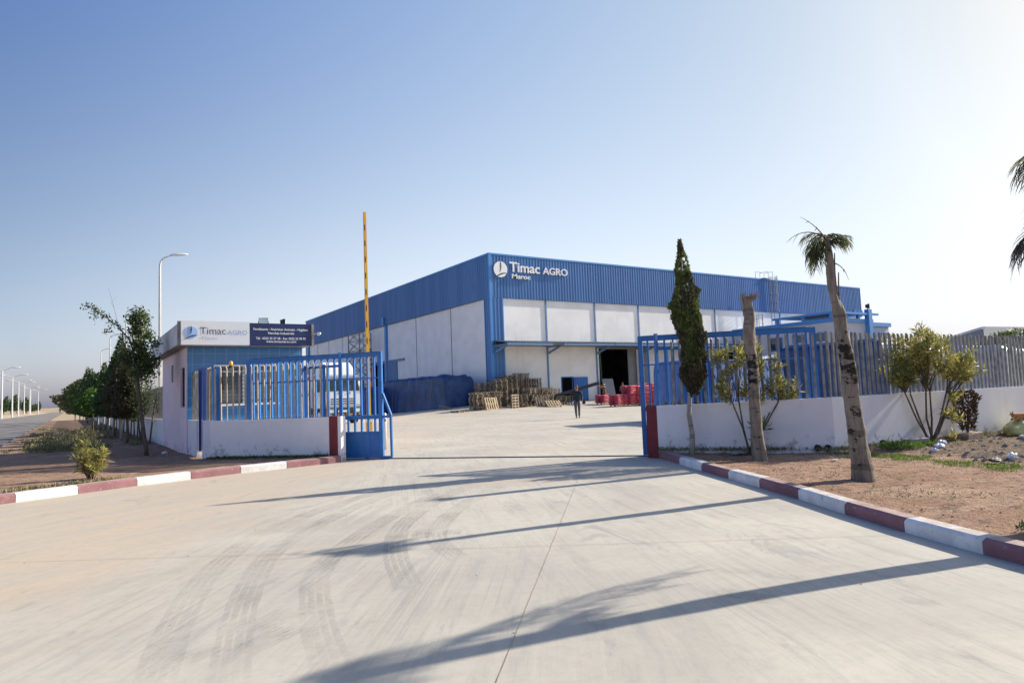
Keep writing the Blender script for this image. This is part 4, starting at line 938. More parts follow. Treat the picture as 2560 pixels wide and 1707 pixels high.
mb = MB(); mb.box(x0+.5, 41.2, .6, x0+.65, 50.4, .9); mb.box(x1-.65, 41.2, .6, x1-.5, 50.4, .9); mb.box(x0+.3, 42.95, .7, x1-.3, 43.1, 2.7); mb.build('chassis', 'dark_steel', TR)
mb = MB(); mb.box(x0-.005, 41.5, 2.0, x0-.0, 42.4, 2.7); mb.box(x1, 41.5, 2.0, x1+.005, 42.4, 2.7); mb.build('side_window', 'glass', TR)
# lattice tower
LT = thing('lattice_tower', 'grey steel lattice mast leaning by the left wall of the warehouse behind the truck', 'lattice mast', (28.6, 77.5, 0))
mb = MB(); cs = [(28.2, 79.3), (28.2, 75.6), (29.6, 75.6), (29.6, 79.3)]
for c in cs: mb.bar((*c, 0), (*c, 9.2), .1)
for k in range(8):
    z = .3+k*1.15
    for i in range(4):
        a, b = cs[i], cs[(i+1) % 4]; mb.bar((*a, z), (*b, z), .06); mb.bar((*a, z), (*b, z+1.15), .05); mb.bar((*b, z), (*a, z+1.15), .05)
mb.build('frame', 'steel_grey', LT)

# ================================================================== TARPS AND WRAPPED GOODS
def cover(name, label, cat, cx, cy, zg, lx, ly, h, rz, mat, seed=0, amp=.12, taper=.06, group=None, sag=0.12, ripple=.05):
    """a tarpaulin pulled over a stack: rounded box with folds and sag"""
    t = MB(); nx = max(10, int(lx/.14)); ny = max(10, int(ly/.14)); nz = max(8, int(h/.14)); vs = []; fs = []; idx = {}
    def P(i, j, k):
        key = (i, j, k)
        if key in idx: return idx[key]
        u = i/nx*2-1; v = j/ny*2-1; wz = k/nz
        r = 1-taper*wz**1.6
        ru = min(1, (1-abs(u))*nx*.2); rv = min(1, (1-abs(v))*ny*.2)
        x = u*lx/2*r; y = v*ly/2*r; z = wz*h
        if k == nz: z -= sag*h*((1-ru)**2+(1-rv)**2)*.7; z += amp*.8*fnoise(x*.7+seed, y*.7)
        if wz > .8: x *= 1-.05*((wz-.8)/.2)**2; y *= 1-.05*((wz-.8)/.2)**2
        n1 = fnoise(x*1.1+seed, y*1.1, z*.35+seed); f = fnoise(x*3.2+seed, y*3.2, z*.5); flare = .10*(1-wz)**3
        ln = math.hypot(x, y)+.01
        push = amp*n1+ripple*f+flare*(0.6+.6*fnoise(x*2, y*2, seed))
        x += x/ln*push; y += y/ln*push
        idx[key] = len(vs); vs.append((x, y, z)); return idx[key]
    for i in range(nx):
        for j in range(ny): fs.append((P(i, j, nz), P(i+1, j, nz), P(i+1, j+1, nz), P(i, j+1, nz)))
    for i in range(nx):
        for k in range(nz):
            fs.append((P(i, 0, k), P(i+1, 0, k), P(i+1, 0, k+1), P(i, 0, k+1))); fs.append((P(i+1, ny, k), P(i, ny, k), P(i, ny, k+1), P(i+1, ny, k+1)))
    for j in range(ny):
        for k in range(nz):
            fs.append((P(0, j+1, k), P(0, j, k), P(0, j, k+1), P(0, j+1, k+1))); fs.append((P(nx, j, k), P(nx, j+1, k), P(nx, j+1, k+1), P(nx, j, k+1)))
    t.add(vs, fs); o = t.build(name, mat, None, smooth=True); o.location = (cx, cy, zg); o.rotation_euler = (0, 0, rz)
    return tag(o, label, cat, group)
cover('covered_stack', 'long dark navy tarpaulin over goods along the warehouse left wall', 'tarpaulin', 27.7, 57.6, 0.1, 2.9, 14.0, 3.15, 0, 'tarp_navy', 3, .20, .07, 'tarpaulin covered stacks')
tp0 = bpy.data.objects['covered_stack']
for k, yy in enumerate((53.2, 57.4, 61.4)):
    mb = MB(); pts = [(26.05, yy, .15), (26.1, yy+.1, 1.5), (26.3, yy, 2.9), (27.0, yy, 3.28), (28.4, yy, 3.30), (29.1, yy, 2.9)]
    mb.tube(pts, .02, 5); mb.build('rope', 'rope_tan', tp0)
cover('covered_stack', 'bright blue tarpaulin over goods behind the right end of the left gate leaf', 'tarpaulin', 25.6, 66.5, 0, 3.6, 6, 2.6, .1, 'tarp_blue', 9, .2, .07, 'tarpaulin covered stacks')
def dpos(px, depth):
    q = (px-1280)/1706.7; return (0.5438+.8392*q)*depth*1.0, (0.8361-.5424*q)*depth*1.0
cover('covered_stack', 'flat blue boxlike tarpaulin stack behind the cypress and right gate leaf', 'tarpaulin', 23.6, 21.4, 0, 2.6, 2.6, 2.66, rad(-18), 'tarp_blue', 21, .03, .01, 'tarpaulin covered stacks', .03, .02)
cover('wrapped_stack', 'shiny blue and white plastic wrapped stack behind the oleander and stump palm', 'wrapped goods', 24.4, 18.6, 0, 2.6, 3.2, 2.60, rad(-12), 'plastic_wrap', 31, .16, .05, 'plastic wrapped stacks')
cover('covered_stack', 'big dark navy tarpaulin stack behind the leaning palm and right fence', 'tarpaulin', 25.6, 15.5, 0, 2.8, 4.2, 3.0, rad(8), 'tarp_navy', 41, .07, .04, 'tarpaulin covered stacks', .08)
cover('wrapped_stack', 'pale grey plastic wrapped stack behind the big oleander and right fence', 'wrapped goods', 30.1, 15.0, 0, 3.4, 2.6, 2.72, rad(8), 'grey_wrap', 51, .2, .05, 'plastic wrapped stacks')
cover('wrapped_stack', 'pale grey plastic wrapped stack behind the fence right of the big oleander', 'wrapped goods', 31.2, 12.6, 0, 3.6, 2.4, 2.64, rad(2), 'grey_wrap', 61, .2, .06, 'plastic wrapped stacks')

# ================================================================== PALLETS
def pallet_mb():
    mb = MB(); r = random.Random(2)
    for x in (-.55, -.02, .5): mb.box(x-.05, -.5, .0, x+.05, .5, .022)     # bottom boards
    for x in (-.55, -.02, .5):
        for y in (-.45, 0, .45): mb.box(x-.05, y-.05, .022, x+.05, y+.05, .10)
    for y in (-.45, 0, .45): mb.box(-.6, y-.05, .10, .6, y+.05, .120)
    for i in range(6):
        x = -.55+i*.22; mb.box(x-.05, -.5, .12, x+.05, .5, .142)
    return mb
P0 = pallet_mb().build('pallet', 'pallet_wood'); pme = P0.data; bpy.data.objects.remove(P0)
pme2 = pme.copy(); pme2.materials[0] = MATS['pallet_fresh']
rp = random.Random(11)
ORD = ['topmost', 'second', 'third', 'fourth', 'fifth', 'sixth', 'seventh', 'eighth', 'ninth', 'tenth', 'eleventh', 'twelfth', 'thirteenth', 'fourteenth', 'fifteenth', 'sixteenth', 'seventeenth', 'eighteenth']
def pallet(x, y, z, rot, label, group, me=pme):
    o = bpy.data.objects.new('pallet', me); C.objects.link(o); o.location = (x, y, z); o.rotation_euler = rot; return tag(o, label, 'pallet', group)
def pstack(x, y, n, rz, look, where, grp):
    z = gz(x, y)
    for i in range(n):
        k = n-1-i; lb = ('topmost %s in the %s' % (look, where)) if k == 0 else ('lowest %s in the %s' % (look, where) if i == 0 else '%s %s down in the %s' % (ORD[k], look, where))
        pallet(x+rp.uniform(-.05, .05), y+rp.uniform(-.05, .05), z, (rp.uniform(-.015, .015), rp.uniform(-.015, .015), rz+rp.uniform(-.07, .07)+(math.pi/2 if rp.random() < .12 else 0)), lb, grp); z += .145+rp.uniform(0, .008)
PILE = 1.0215
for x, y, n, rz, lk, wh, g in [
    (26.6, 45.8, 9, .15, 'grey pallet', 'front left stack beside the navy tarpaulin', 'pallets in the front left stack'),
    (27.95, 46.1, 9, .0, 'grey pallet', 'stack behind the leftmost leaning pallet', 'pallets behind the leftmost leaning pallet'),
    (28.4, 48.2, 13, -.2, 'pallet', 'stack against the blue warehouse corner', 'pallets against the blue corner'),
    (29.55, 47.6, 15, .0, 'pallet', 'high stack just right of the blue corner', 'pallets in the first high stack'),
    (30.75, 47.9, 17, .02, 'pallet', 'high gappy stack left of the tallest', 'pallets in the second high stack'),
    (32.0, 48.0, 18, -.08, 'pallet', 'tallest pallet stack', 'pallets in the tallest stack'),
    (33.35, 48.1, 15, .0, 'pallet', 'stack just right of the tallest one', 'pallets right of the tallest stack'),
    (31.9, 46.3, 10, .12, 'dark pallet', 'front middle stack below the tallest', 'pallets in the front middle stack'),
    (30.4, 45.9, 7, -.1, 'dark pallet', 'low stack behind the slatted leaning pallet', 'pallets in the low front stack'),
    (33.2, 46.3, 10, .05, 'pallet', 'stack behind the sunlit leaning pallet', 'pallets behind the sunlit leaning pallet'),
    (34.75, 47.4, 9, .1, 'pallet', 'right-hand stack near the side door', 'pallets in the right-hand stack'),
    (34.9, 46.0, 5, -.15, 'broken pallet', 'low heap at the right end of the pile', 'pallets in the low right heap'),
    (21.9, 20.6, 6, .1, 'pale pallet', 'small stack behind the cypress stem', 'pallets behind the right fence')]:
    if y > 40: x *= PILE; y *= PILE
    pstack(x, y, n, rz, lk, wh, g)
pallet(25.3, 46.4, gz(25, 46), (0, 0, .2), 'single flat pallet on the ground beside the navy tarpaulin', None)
pallet(27.75, 45.95, gz(27, 45)+.50, (rad(72), 0, .12), 'leaning pallet with sunlit bottom edge at the front left of the pile', None, pme2)
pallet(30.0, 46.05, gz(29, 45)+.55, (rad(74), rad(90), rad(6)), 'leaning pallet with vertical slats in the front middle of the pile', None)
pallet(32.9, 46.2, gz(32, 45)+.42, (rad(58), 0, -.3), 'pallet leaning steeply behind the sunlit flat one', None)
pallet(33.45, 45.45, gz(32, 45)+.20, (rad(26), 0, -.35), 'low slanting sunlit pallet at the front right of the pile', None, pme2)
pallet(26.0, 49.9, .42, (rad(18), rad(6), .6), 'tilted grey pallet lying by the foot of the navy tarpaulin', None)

# ================================================================== RED SACKS
def sack_me():
    mb = MB(); nx, ny = 12, 8; top = {}; vs = []; fs = []
    def H(u, v): return .090*max(0, (1-abs(u)**4))**.5*max(0, (1-abs(v)**4))**.5
    for s in (1, -1):
        for j in range(ny+1):
            for i in range(nx+1):
                u = i/nx*2-1; v = j/ny*2-1; h = H(u, v)+.004*fnoise(u*3+s, v*3)
                vs.append((u*.415*(1-.03*abs(v)**4), v*.28*(1-.05*abs(u)**4), .085+s*h*(1.05 if s > 0 else .98)+(0.014*fnoise(u*1.6, v*1.6, 7))))
    n = (nx+1)*(ny+1)
    for s in range(2):
        for j in range(ny):
            for i in range(nx):
                q = [s*n+j*(nx+1)+i, s*n+j*(nx+1)+i+1, s*n+(j+1)*(nx+1)+i+1, s*n+(j+1)*(nx+1)+i]
                fs.append(tuple(q if s == 0 else q[::-1]))
    mb.add(vs, fs); o = mb.build('sack', 'sack_red', smooth=True); m = o.data; bpy.data.objects.remove(o); return m
SM = sack_me()
COR = ['front left', 'front right', 'back left', 'back right']
def sacks(x, y, layers, where, grp, rz, plabel, zoff=0.0, skip=0):
    z = gz(x, y)+zoff
    pallet(x, y, z, (0, 0, rz), plabel, 'pallets under the red sacks', pme2); z += .14
    for L in range(layers):
        pat = [(-.40, -.27, 0), (.40, -.27, 0), (-.40, .27, 0), (.40, .27, 0)] if L % 2 == 0 else [(-.40, -.29, 0), (.42, -.25, .06), (-.42, .25, .05), (.40, .29, 0)]
        for q, (a, b, r_) in enumerate(pat):
            if L == layers-1 and q < skip: continue
            a += rp.uniform(-.035, .035); b += rp.uniform(-.03, .03); c, s = math.cos(rz), math.sin(rz)
            o = bpy.data.objects.new('sack', SM); C.objects.link(o); o.location = (x+a*c-b*s, y+a*s+b*c, z+rp.uniform(-.004, .004)); o.rotation_euler = (rp.uniform(-.03, .03), rp.uniform(-.04, .04), rz+r_+rp.uniform(-.06, .06)+(math.pi if rp.random() < .5 else 0))
            o.scale = (1, 1, 1.06); k = layers-1-L; tag(o, '%s red sack, %s layer, %s' % (COR[q], 'top' if k == 0 else ('bottom' if L == 0 else ORD[k]+' highest'), where), 'sack', grp)
        z += .168
sacks(38.65, 45.0, 4, 'low sunlit stack below the worker', 'sacks in the low sunlit stack', .15, 'pallet under the low sunlit stack of red sacks', .02)
sacks(37.55, 42.0, 5, 'front low stack', 'sacks in the front low stack', .1, 'pale pallet under the front low stack of red sacks')
sacks(38.9, 41.9, 9, 'high stack left of the gate', 'sacks in the first high stack', .1, 'pallet under the high sack stack left of the gate stile')
sacks(40.3, 41.6, 10, 'high stack touching the gate stile', 'sacks in the second high stack', -.05, 'pallet under the high sack stack touching the gate stile', 0, 1)
sacks(42.0, 41.3, 10, 'stack behind the first gate bars', 'sacks behind the first gate bars', .1, 'pallet under the sacks behind the first bars of the right gate', 0, 2)
sacks(43.6, 42.4, 9, 'stack behind the middle gate bars', 'sacks behind the middle gate bars', 0, 'pallet under the sacks behind the middle bars of the right gate')
sacks(45.0, 41.9, 11, 'highest stack, right behind bars', 'sacks in the highest stack', .1, 'pallet under the highest red sack stack behind the gate bars')
# ================================================================== PEOPLE
def skin_me(nodes, edges, name, mat, parent, sub=2, root=0):
    """nodes: {key: (x, y, z, r)}; one continuous surface grown round the joints"""
    keys = list(nodes); ix = {k: i for i, k in enumerate(keys)}
    me = bpy.data.meshes.new(name); me.from_pydata([nodes[k][:3] for k in keys], [(ix[a], ix[b]) for a, b in edges], [])
    o = bpy.data.objects.new(name, me); C.objects.link(o)
    m = o.modifiers.new('s', 'SKIN'); m.use_smooth_shade = True
    for i, k in enumerate(keys):
        v = me.skin_vertices[0].data[i]; r = nodes[k][3]
        v.radius = r if isinstance(r, tuple) else (r, r); v.use_root = (i == root)
    s = o.modifiers.new('u', 'SUBSURF'); s.levels = sub; s.render_levels = sub
    dg = bpy.context.evaluated_depsgraph_get(); m2 = bpy.data.meshes.new_from_object(o.evaluated_get(dg))
    bpy.data.objects.remove(o); m2.materials.clear(); m2.materials.append(MATS[mat])
    m2.polygons.foreach_set('use_smooth', [True]*len(m2.polygons))
    r = bpy.data.objects.new(name, m2); C.objects.link(r); r.parent = parent; return r
def hand(N, E, w, side, d=(0, 0, -1), f=(0, -1, 0)):
    """palm plus five unequal, bent finger chains rooted in the palm; w = wrist key"""
    wx, wy, wz, _ = N[w]; d = Vector(d).normalized(); f = Vector(f).normalized(); W = Vector((wx, wy, wz)); p = W+d*.055
    k0 = w+'palm'; N[k0] = (*p, .032); E.append((w, k0))
    for i, (o, L) in enumerate([(-.027, .070), (-.009, .080), (.009, .074), (.027, .058)]):
        a = p+d*.035-f*o; b = a+d*L*.5+f*.004; c = b+d*L*.42+Vector((-side*.018, 0, 0))
        ks = [k0+'f%d%d' % (i, j) for j in range(3)]
        for kk, q, rr in zip(ks, (a, b, c), (.011, .010, .008)): N[kk] = (*q, rr)
        E += [(k0, ks[0]), (ks[0], ks[1]), (ks[1], ks[2])]
    a = p+f*.035-d*.01; b = a+f*.018+d*.03; N[k0+'t0'] = (*a, .012); N[k0+'t1'] = (*b, .009); E += [(k0, k0+'t0'), (k0+'t0', k0+'t1')]
def person(label, loc, rz, pose, top, legs, cap, h=1.76, grp=None):
    t = thing('person', label, 'person', loc, rz, grp); s = h/1.76
    P = dict(pel=(0, 0, .95), wai=(0, 0, 1.08), che=(0, .0, 1.30), shb=(0, .01, 1.43), nec=(0, -.005, 1.52), chn=(0, -.03, 1.585), hed=(0, -.01, 1.65), crn=(0, .0, 1.70),
             hl=(.095, 0, .92), hr=(-.095, 0, .92), kl=(.10, -.02, .50), kr=(-.10, -.02, .50), al=(.10, .03, .09), ar=(-.10, .03, .09), tl=(.11, -.13, .03), tr=(-.11, -.13, .03),
             sl=(.19, 0, 1.41), sr=(-.19, 0, 1.41), el=(.24, .03, 1.14), er=(-.24, .03, 1.14), wl=(.25, -.06, .90), wr=(-.25, -.06, .90))
    P.update(pose)
    R = dict(pel=(.135, .10), wai=(.12, .085), che=(.14, .095), shb=(.11, .075), nec=.052, chn=.062, hed=(.078, .095), crn=(.066, .08), hl=.09, hr=.09, kl=.055, kr=.055, al=.038, ar=.038, tl=.034, tr=.034, sl=.06, sr=.06, el=.043, er=.043, wl=.027, wr=.027)
    def nd(ks, add=0): return {k: (*[c*s for c in P[k]], tuple((q+add)*s for q in R[k]) if isinstance(R[k], tuple) else (R[k]+add)*s) for k in ks}
    N = nd(P); E = [('pel', 'wai'), ('wai', 'che'), ('che', 'shb'), ('shb', 'nec'), ('nec', 'chn'), ('chn', 'hed'), ('hed', 'crn'), ('pel', 'hl'), ('pel', 'hr'), ('hl', 'kl'), ('hr', 'kr'), ('kl', 'al'), ('kr', 'ar'), ('al', 'tl'), ('ar', 'tr'), ('shb', 'sl'), ('shb', 'sr'), ('sl', 'el'), ('sr', 'er'), ('el', 'wl'), ('er', 'wr')]
    N['nos'] = (N['hed'][0], N['hed'][1]-.10*s, N['hed'][2]-.015*s, .014); E.append(('hed', 'nos'))
    for sd in (-1, 1): k = 'ea%d' % sd; N[k] = (N['hed'][0]+sd*.085*s, N['hed'][1]+.01, N['hed'][2]-.01, .016); E.append(('hed', k))
    dl = Vector(P['wl'])-Vector(P['el']); dr_ = Vector(P['wr'])-Vector(P['er']); hand(N, E, 'wl', 1, dl); hand(N, E, 'wr', -1, dr_)
    skin_me(N, E, 'body', 'skin', t)
    N = nd(['wai', 'pel', 'che', 'shb'], .030); N.update(nd(['sl', 'sr', 'el', 'er', 'wl', 'wr'], .014)); N['pel'] = (P['pel'][0]*s, P['pel'][1]*s, (P['pel'][2]-.08)*s, (.185*s, .145*s)); N['wai'] = (*[c*s for c in P['wai']], (.165*s, .13*s)); N['nk'] = (P['shb'][0]*s, P['shb'][1]*s, (P['shb'][2]+.06)*s, .07)
    skin_me(N, [('pel', 'wai'), ('wai', 'che'), ('che', 'shb'), ('shb', 'nk'), ('shb', 'sl'), ('shb', 'sr'), ('sl', 'el'), ('sr', 'er'), ('el', 'wl'), ('er', 'wr')], 'jacket' if top == 'jacket_dark' else 'sweater', top, t)
    N = nd(['pel', 'hl', 'hr', 'kl', 'kr', 'al', 'ar'], .016); N['pel'] = (*[c*s for c in P['pel']], (.105*s, .085*s))
    skin_me(N, [('pel', 'hl'), ('pel', 'hr'), ('hl', 'kl'), ('hr', 'kr'), ('kl', 'al'), ('kr', 'ar')], 'trousers', legs, t)
    for a, b in (('al', 'tl'), ('ar', 'tr')):
        A, B = P[a], P[b]; N = {'h': (A[0]*s, A[1]*s+.03, A[2]*s-.03, .048), 'm': ((A[0]+B[0])/2*s, (A[1]+B[1])/2*s, (A[2]+B[2])/2*s-.01, .045), 't': (B[0]*s, B[1]*s, B[2]*s+.01, .036)}
        skin_me(N, [('h', 'm'), ('m', 't')], 'shoe', 'shoe', t)
    H = Vector(P['crn'])*s; mb = MB(); mb.ball((H.x, H.y+.0, H.z-.02), .108*s, 14, 8, sc=(.9, 1.05, .78))
    mb.v = [v if v[2] > H.z-.035 else (v[0], v[1], H.z-.035) for v in mb.v]
    o = mb.build('cap' if cap else 'hair', cap or 'hair', None, smooth=True); o.parent = t
    if cap == 'cap_grey':
        mb = MB(); mb.box(H.x-.065, H.y-.19, H.z-.045, H.x+.065, H.y-.08, H.z-.03); q = mb.build('cap_peak', cap, None); q.parent = o
    for sd in (-1, 1):
        mb = MB(); mb.ball((P['hed'][0]*s+sd*.03, P['hed'][1]*s-.088, P['hed'][2]*s+.012), .009, 6, 4); q = mb.build('eye', 'hair', None); q.parent = t
    mb = MB(); mb.box(P['hed'][0]*s-.022, P['hed'][1]*s-.094, P['hed'][2]*s-.062, P['hed'][0]*s+.022, P['hed'][1]*s-.08, P['hed'][2]*s-.055); q = mb.build('mouth', 'pillar_red', None); q.parent = t
    return t
W1 = person('man in dark jacket and grey cap walking towards the gate, white paper in hand', (23.0, 29.1, 0.0), rad(-36),
    dict(hl=(.09, -.01, .92), kl=(.09, -.10, .50), al=(.09, .10, .12), tl=(.10, -.03, .03), hr=(-.09, 0, .92), kr=(-.09, -.14, .52), ar=(-.07, -.24, .10), tr=(-.08, -.40, .06), el=(.27, .06, 1.15), wl=(.27, -.10, .93), er=(-.26, .08, 1.15), wr=(-.28, .02, .88), hed=(0, -.03, 1.66), chn=(0, -.05, 1.59)), 'jacket_dark', 'trousers_grey', 'cap_grey', 1.79)
pp = thing('paper', 'folded white paper in the right hand of the walking man', 'paper', (22.75, 29.18, .78))
mb = MB(); mb.add([(-.05, -.02, -.12), (.05, .02, -.10), (.055, .0, .06), (-.04, -.03, .05), (-.05, -.012, -.12), (.05, .028, -.10), (.055, .008, .06), (-.04, -.022, .05)], [(0, 1, 2, 3), (7, 6, 5, 4), (0, 4, 5, 1), (3, 2, 6, 7)]); mb.build('sheet', 'paper', pp, local=True)
zc = gz(39.4, 46.2)
person('worker in brown sweater and white cap pushing the raised end of the grey conveyor', (39.7, 46.3, zc), rad(-95),
    dict(el=(.30, -.32, 1.50), wl=(.26, -.62, 1.62), er=(-.22, -.33, 1.45), wr=(-.20, -.62, 1.60), wai=(0, .02, 1.08), hed=(0, -.06, 1.64), chn=(0, -.07, 1.58), kl=(.12, -.1, .5), ar=(-.1, .2, .1), tr=(-.1, .08, .03)), 'sweater_brown', 'trousers_grey', 'cap_white', 1.72)
person('worker in grey shirt standing in the dark loading door behind the sack stacks', (43.1, 47.6, gz(43, 47.6)), rad(-60),
    dict(wai=(0, .0, 1.08), che=(0, -.05, 1.28), shb=(0, -.08, 1.41), nec=(0, -.11, 1.49), chn=(0, -.14, 1.55), hed=(0, -.13, 1.62), crn=(0, -.12, 1.67), sl=(.19, -.08, 1.38), sr=(-.19, -.08, 1.38), el=(.25, -.12, 1.13), er=(-.25, -.12, 1.13), wl=(.2, -.33, 1.0), wr=(-.2, -.33, 1.0)), 'shirt_grey', 'trousers_grey', None, 1.76)
# conveyor being lifted
CV = thing('conveyor', 'long grey portable bag conveyor, its upper end raised by the worker beside the side door', 'conveyor', (38.4, 47.2, .4))
a, b = Vector((33.9, 48.2, .75)), Vector((38.95, 46.4, 2.08))
mb = MB(); dd = (b-a).normalized(); sdv = dd.cross(Vector((0, 0, 1))).normalized()
for s in (-.32, .32): mb.bar(a+sdv*s, b+sdv*s, .06, .24)
mb.build('frame', 'dark_steel', CV)
mb = MB(); mb.bar(a+Vector((0, 0, .06)), b+Vector((0, 0, .06)), .56, .05); mb.tube([b+sdv*.3, b-sdv*.3], .13, 12); mb.tube([a+sdv*.3, a-sdv*.3], .13, 12); mb.build('belt', 'rubber', CV)
mb = MB(); m_ = a.lerp(b, .5)
for s in (-.3, .3): mb.bar(m_+sdv*s, (m_.x+1.1, m_.y-.4+s*.2, .45), .06); mb.bar(a.lerp(b, .3)+sdv*s, (m_.x+1.1, m_.y-.4+s*.2, .5), .05)
mb.bar((m_.x+1.1, m_.y-.75, .5), (m_.x+1.1, m_.y-.05, .5), .05); mb.build('undercarriage', 'dark_steel', CV)
for s in (-.75, -.05):
    mb = MB(); mb.tube([(m_.x+1.1, m_.y+s-.04, .48), (m_.x+1.1, m_.y+s+.04, .48)], .17, 14); mb.build('wheel', 'rubber', CV)
HP = thing('metal_sheet', 'pale blue metal sheet leaning at the left edge of the loading door', 'metal sheet', (43, 49.4, .55))
mb = MB(); mb.add([(42.3, 49.0, .55), (43.5, 49.0, .55), (43.75, 49.7, 2.55), (42.4, 49.7, 2.55), (42.3, 49.04, .55), (43.5, 49.04, .55), (43.75, 49.74, 2.55), (42.4, 49.74, 2.55)], [(0, 1, 2, 3), (7, 6, 5, 4), (0, 4, 5, 1), (3, 2, 6, 7), (0, 3, 7, 4), (1, 5, 6, 2)]); mb.build('sheet', 'far_grey', HP)
LA = thing('leaning_ladder', 'tall ladder standing just inside the left edge of the loading door', 'ladder', (43, 50.8, .6))
mb = MB(); 
for s in (42.6, 43.3): mb.tube([(s, 50.7, .6), (s, 50.9, 5.2)], .035, 6)
for i in range(13): mb.tube([(42.6, 50.72, .9+i*.34), (43.3, 50.72, .9+i*.34)], .022, 5)
mb.build('frame', 'steel_grey', LA)

# ================================================================== PLANTS
RS = np.random.RandomState
def profile_crown(cx, cy, prof, n, size, seed, lump=.25, asp=2.0, inner=.35, lean=(0, 0)):
    """points spread through a crown whose radius follows prof [(z, r)], broken into lumps"""
    r = RS(seed); zs = np.array([p[0] for p in prof]); rr = np.array([p[1] for p in prof])
    zz_ = np.linspace(zs[0], zs[-1], 200); w_ = np.interp(zz_, zs, rr)+.02; cdf = np.cumsum(w_**1.15); cdf /= cdf[-1]
    z = np.interp(r.rand(n), cdf, zz_); a = r.rand(n)*2*np.pi; R = np.interp(z, zs, rr)
    # clumps: radius modulated by several sinusoids in angle and height
    m = 1+lump*(np.sin(a*3+z*5+seed)*.5+np.sin(a*5-z*9+seed*2)*.35+np.sin(z*17+a*2)*.3)
    q = np.where(r.rand(n) < .8, .72+.28*r.rand(n), inner+(1-inner)*r.rand(n)); rad_ = R*m*q
    t = (z-zs[0])/(zs[-1]-zs[0])
    P = np.stack([cx+lean[0]*t+rad_*np.cos(a), cy+lean[1]*t+rad_*np.sin(a), z], 1)
    D = np.stack([np.cos(a)*.7, np.sin(a)*.7, np.full(n, .9)], 1)
    return P, D
def conifer(cx, cy, prof, n, size, seed, label, grp=None, mat='leaf_conifer', bark='bark', tr=.05, lean=(0, 0), lump=.25, core=True, z0=.05, name='conifer_tree'):
    t = thing(name, label, 'tree', (cx, cy, z0), 0, grp)
    P, D = profile_crown(cx, cy, prof, n, size, seed, lump, lean=lean)
    leafmesh('crown', [leaves(P, size, seed, 2.6, D, .55)], mat, t)
    mb = MB(); zt = prof[-1][0]; r = random.Random(seed)
    pts = [(cx+lean[0]*k/8+r.uniform(-.02, .02), cy+lean[1]*k/8+r.uniform(-.02, .02), z0-.05+(zt-.1)*k/8) for k in range(9)]
    mb.tube(pts, [tr*(1-k/9.5)+.006 for k in range(9)], 8)
    for k in range(22):
        z = prof[0][0]+(zt-prof[0][0])*r.random()*.85; R = np.interp(z, [p[0] for p in prof], [p[1] for p in prof])*.8; a = r.random()*6.28
        mb.tube([(cx+lean[0]*z/zt, cy+lean[1]*z/zt, z-.15), (cx+lean[0]*z/zt+R*math.cos(a), cy+lean[1]*z/zt+R*math.sin(a), z+.12)], [tr*.3, .004], 4)
    mb.build('trunk', bark, t, smooth=True); return t
# cypress before the right wall
kx, ky, kk = 10.55, 9.70, .876
zf = lambda z: 1.45+(z-1.45)*kk
cyp = [(1.2, .10, .05), (1.32, .11, .12), (1.5, .14, .22), (1.62, .16, .27), (1.85, .14, .33), (2.0, .16, .27), (2.15, .19, .29), (2.35, .16, .29), (2.6, .12, .30), (2.85, .08, .33), (3.1, .06, .33), (3.3, .015, .36), (3.45, .03, .30), (3.68, .07, .30), (3.78, .04, .20), (4.05, .015, .19), (4.2, .0, .14), (4.45, .02, .13), (4.6, .01, .06), (4.88, -.02, .015)]
prof = [(zf(z), r_*kk*.92) for z, c_, r_ in cyp]
cy_t = thing('cypress_tree', 'tall dark narrow cypress with thin whitewashed stem in front of the right wall', 'tree', (kx, ky, .15))
P, D = profile_crown(kx, ky, prof, 30000, .07, 5, .30); _c = np.interp(P[:, 2], [zf(q[0]) for q in cyp], [q[1]*kk for q in cyp]); P[:, 0] += .84*_c; P[:, 1] -= .543*_c; D[:, 2] += .9;
_k = np.array([fnoise(q[0]*7, q[1]*7, q[2]*5) for q in P]) > -.22; P = P[_k]; D = D[_k]; 
fm_ = P[:, 0]*.4+P[:, 2]*.2; sel = np.array([fnoise(p[0]*2.2, p[1]*2.2, p[2]*1.6) for p in P]) > .02
leafmesh('crown', [leaves(P[~sel], .055, 6, 2.4, D[~sel], .6)], 'leaf_cypress', cy_t)
leafmesh('crown_brown_patch', [leaves(P[sel], .058, 7, 2.4, D[sel], .5)], 'leaf_brownish', cy_t)
mb = MB(); mb.tube([(kx, ky, .10), (kx+.02, ky-.01, .5), (kx-.01, ky+.02, .9), (kx+.03, ky, 1.3), (kx+.06, ky-.03, 2.2), (kx+.02, ky-.01, 3.4), (kx, ky, 4.2)], [.062, .05, .047, .045, .04, .025, .008], 9); mb.build('trunk', 'bark_pale', cy_t, smooth=True)

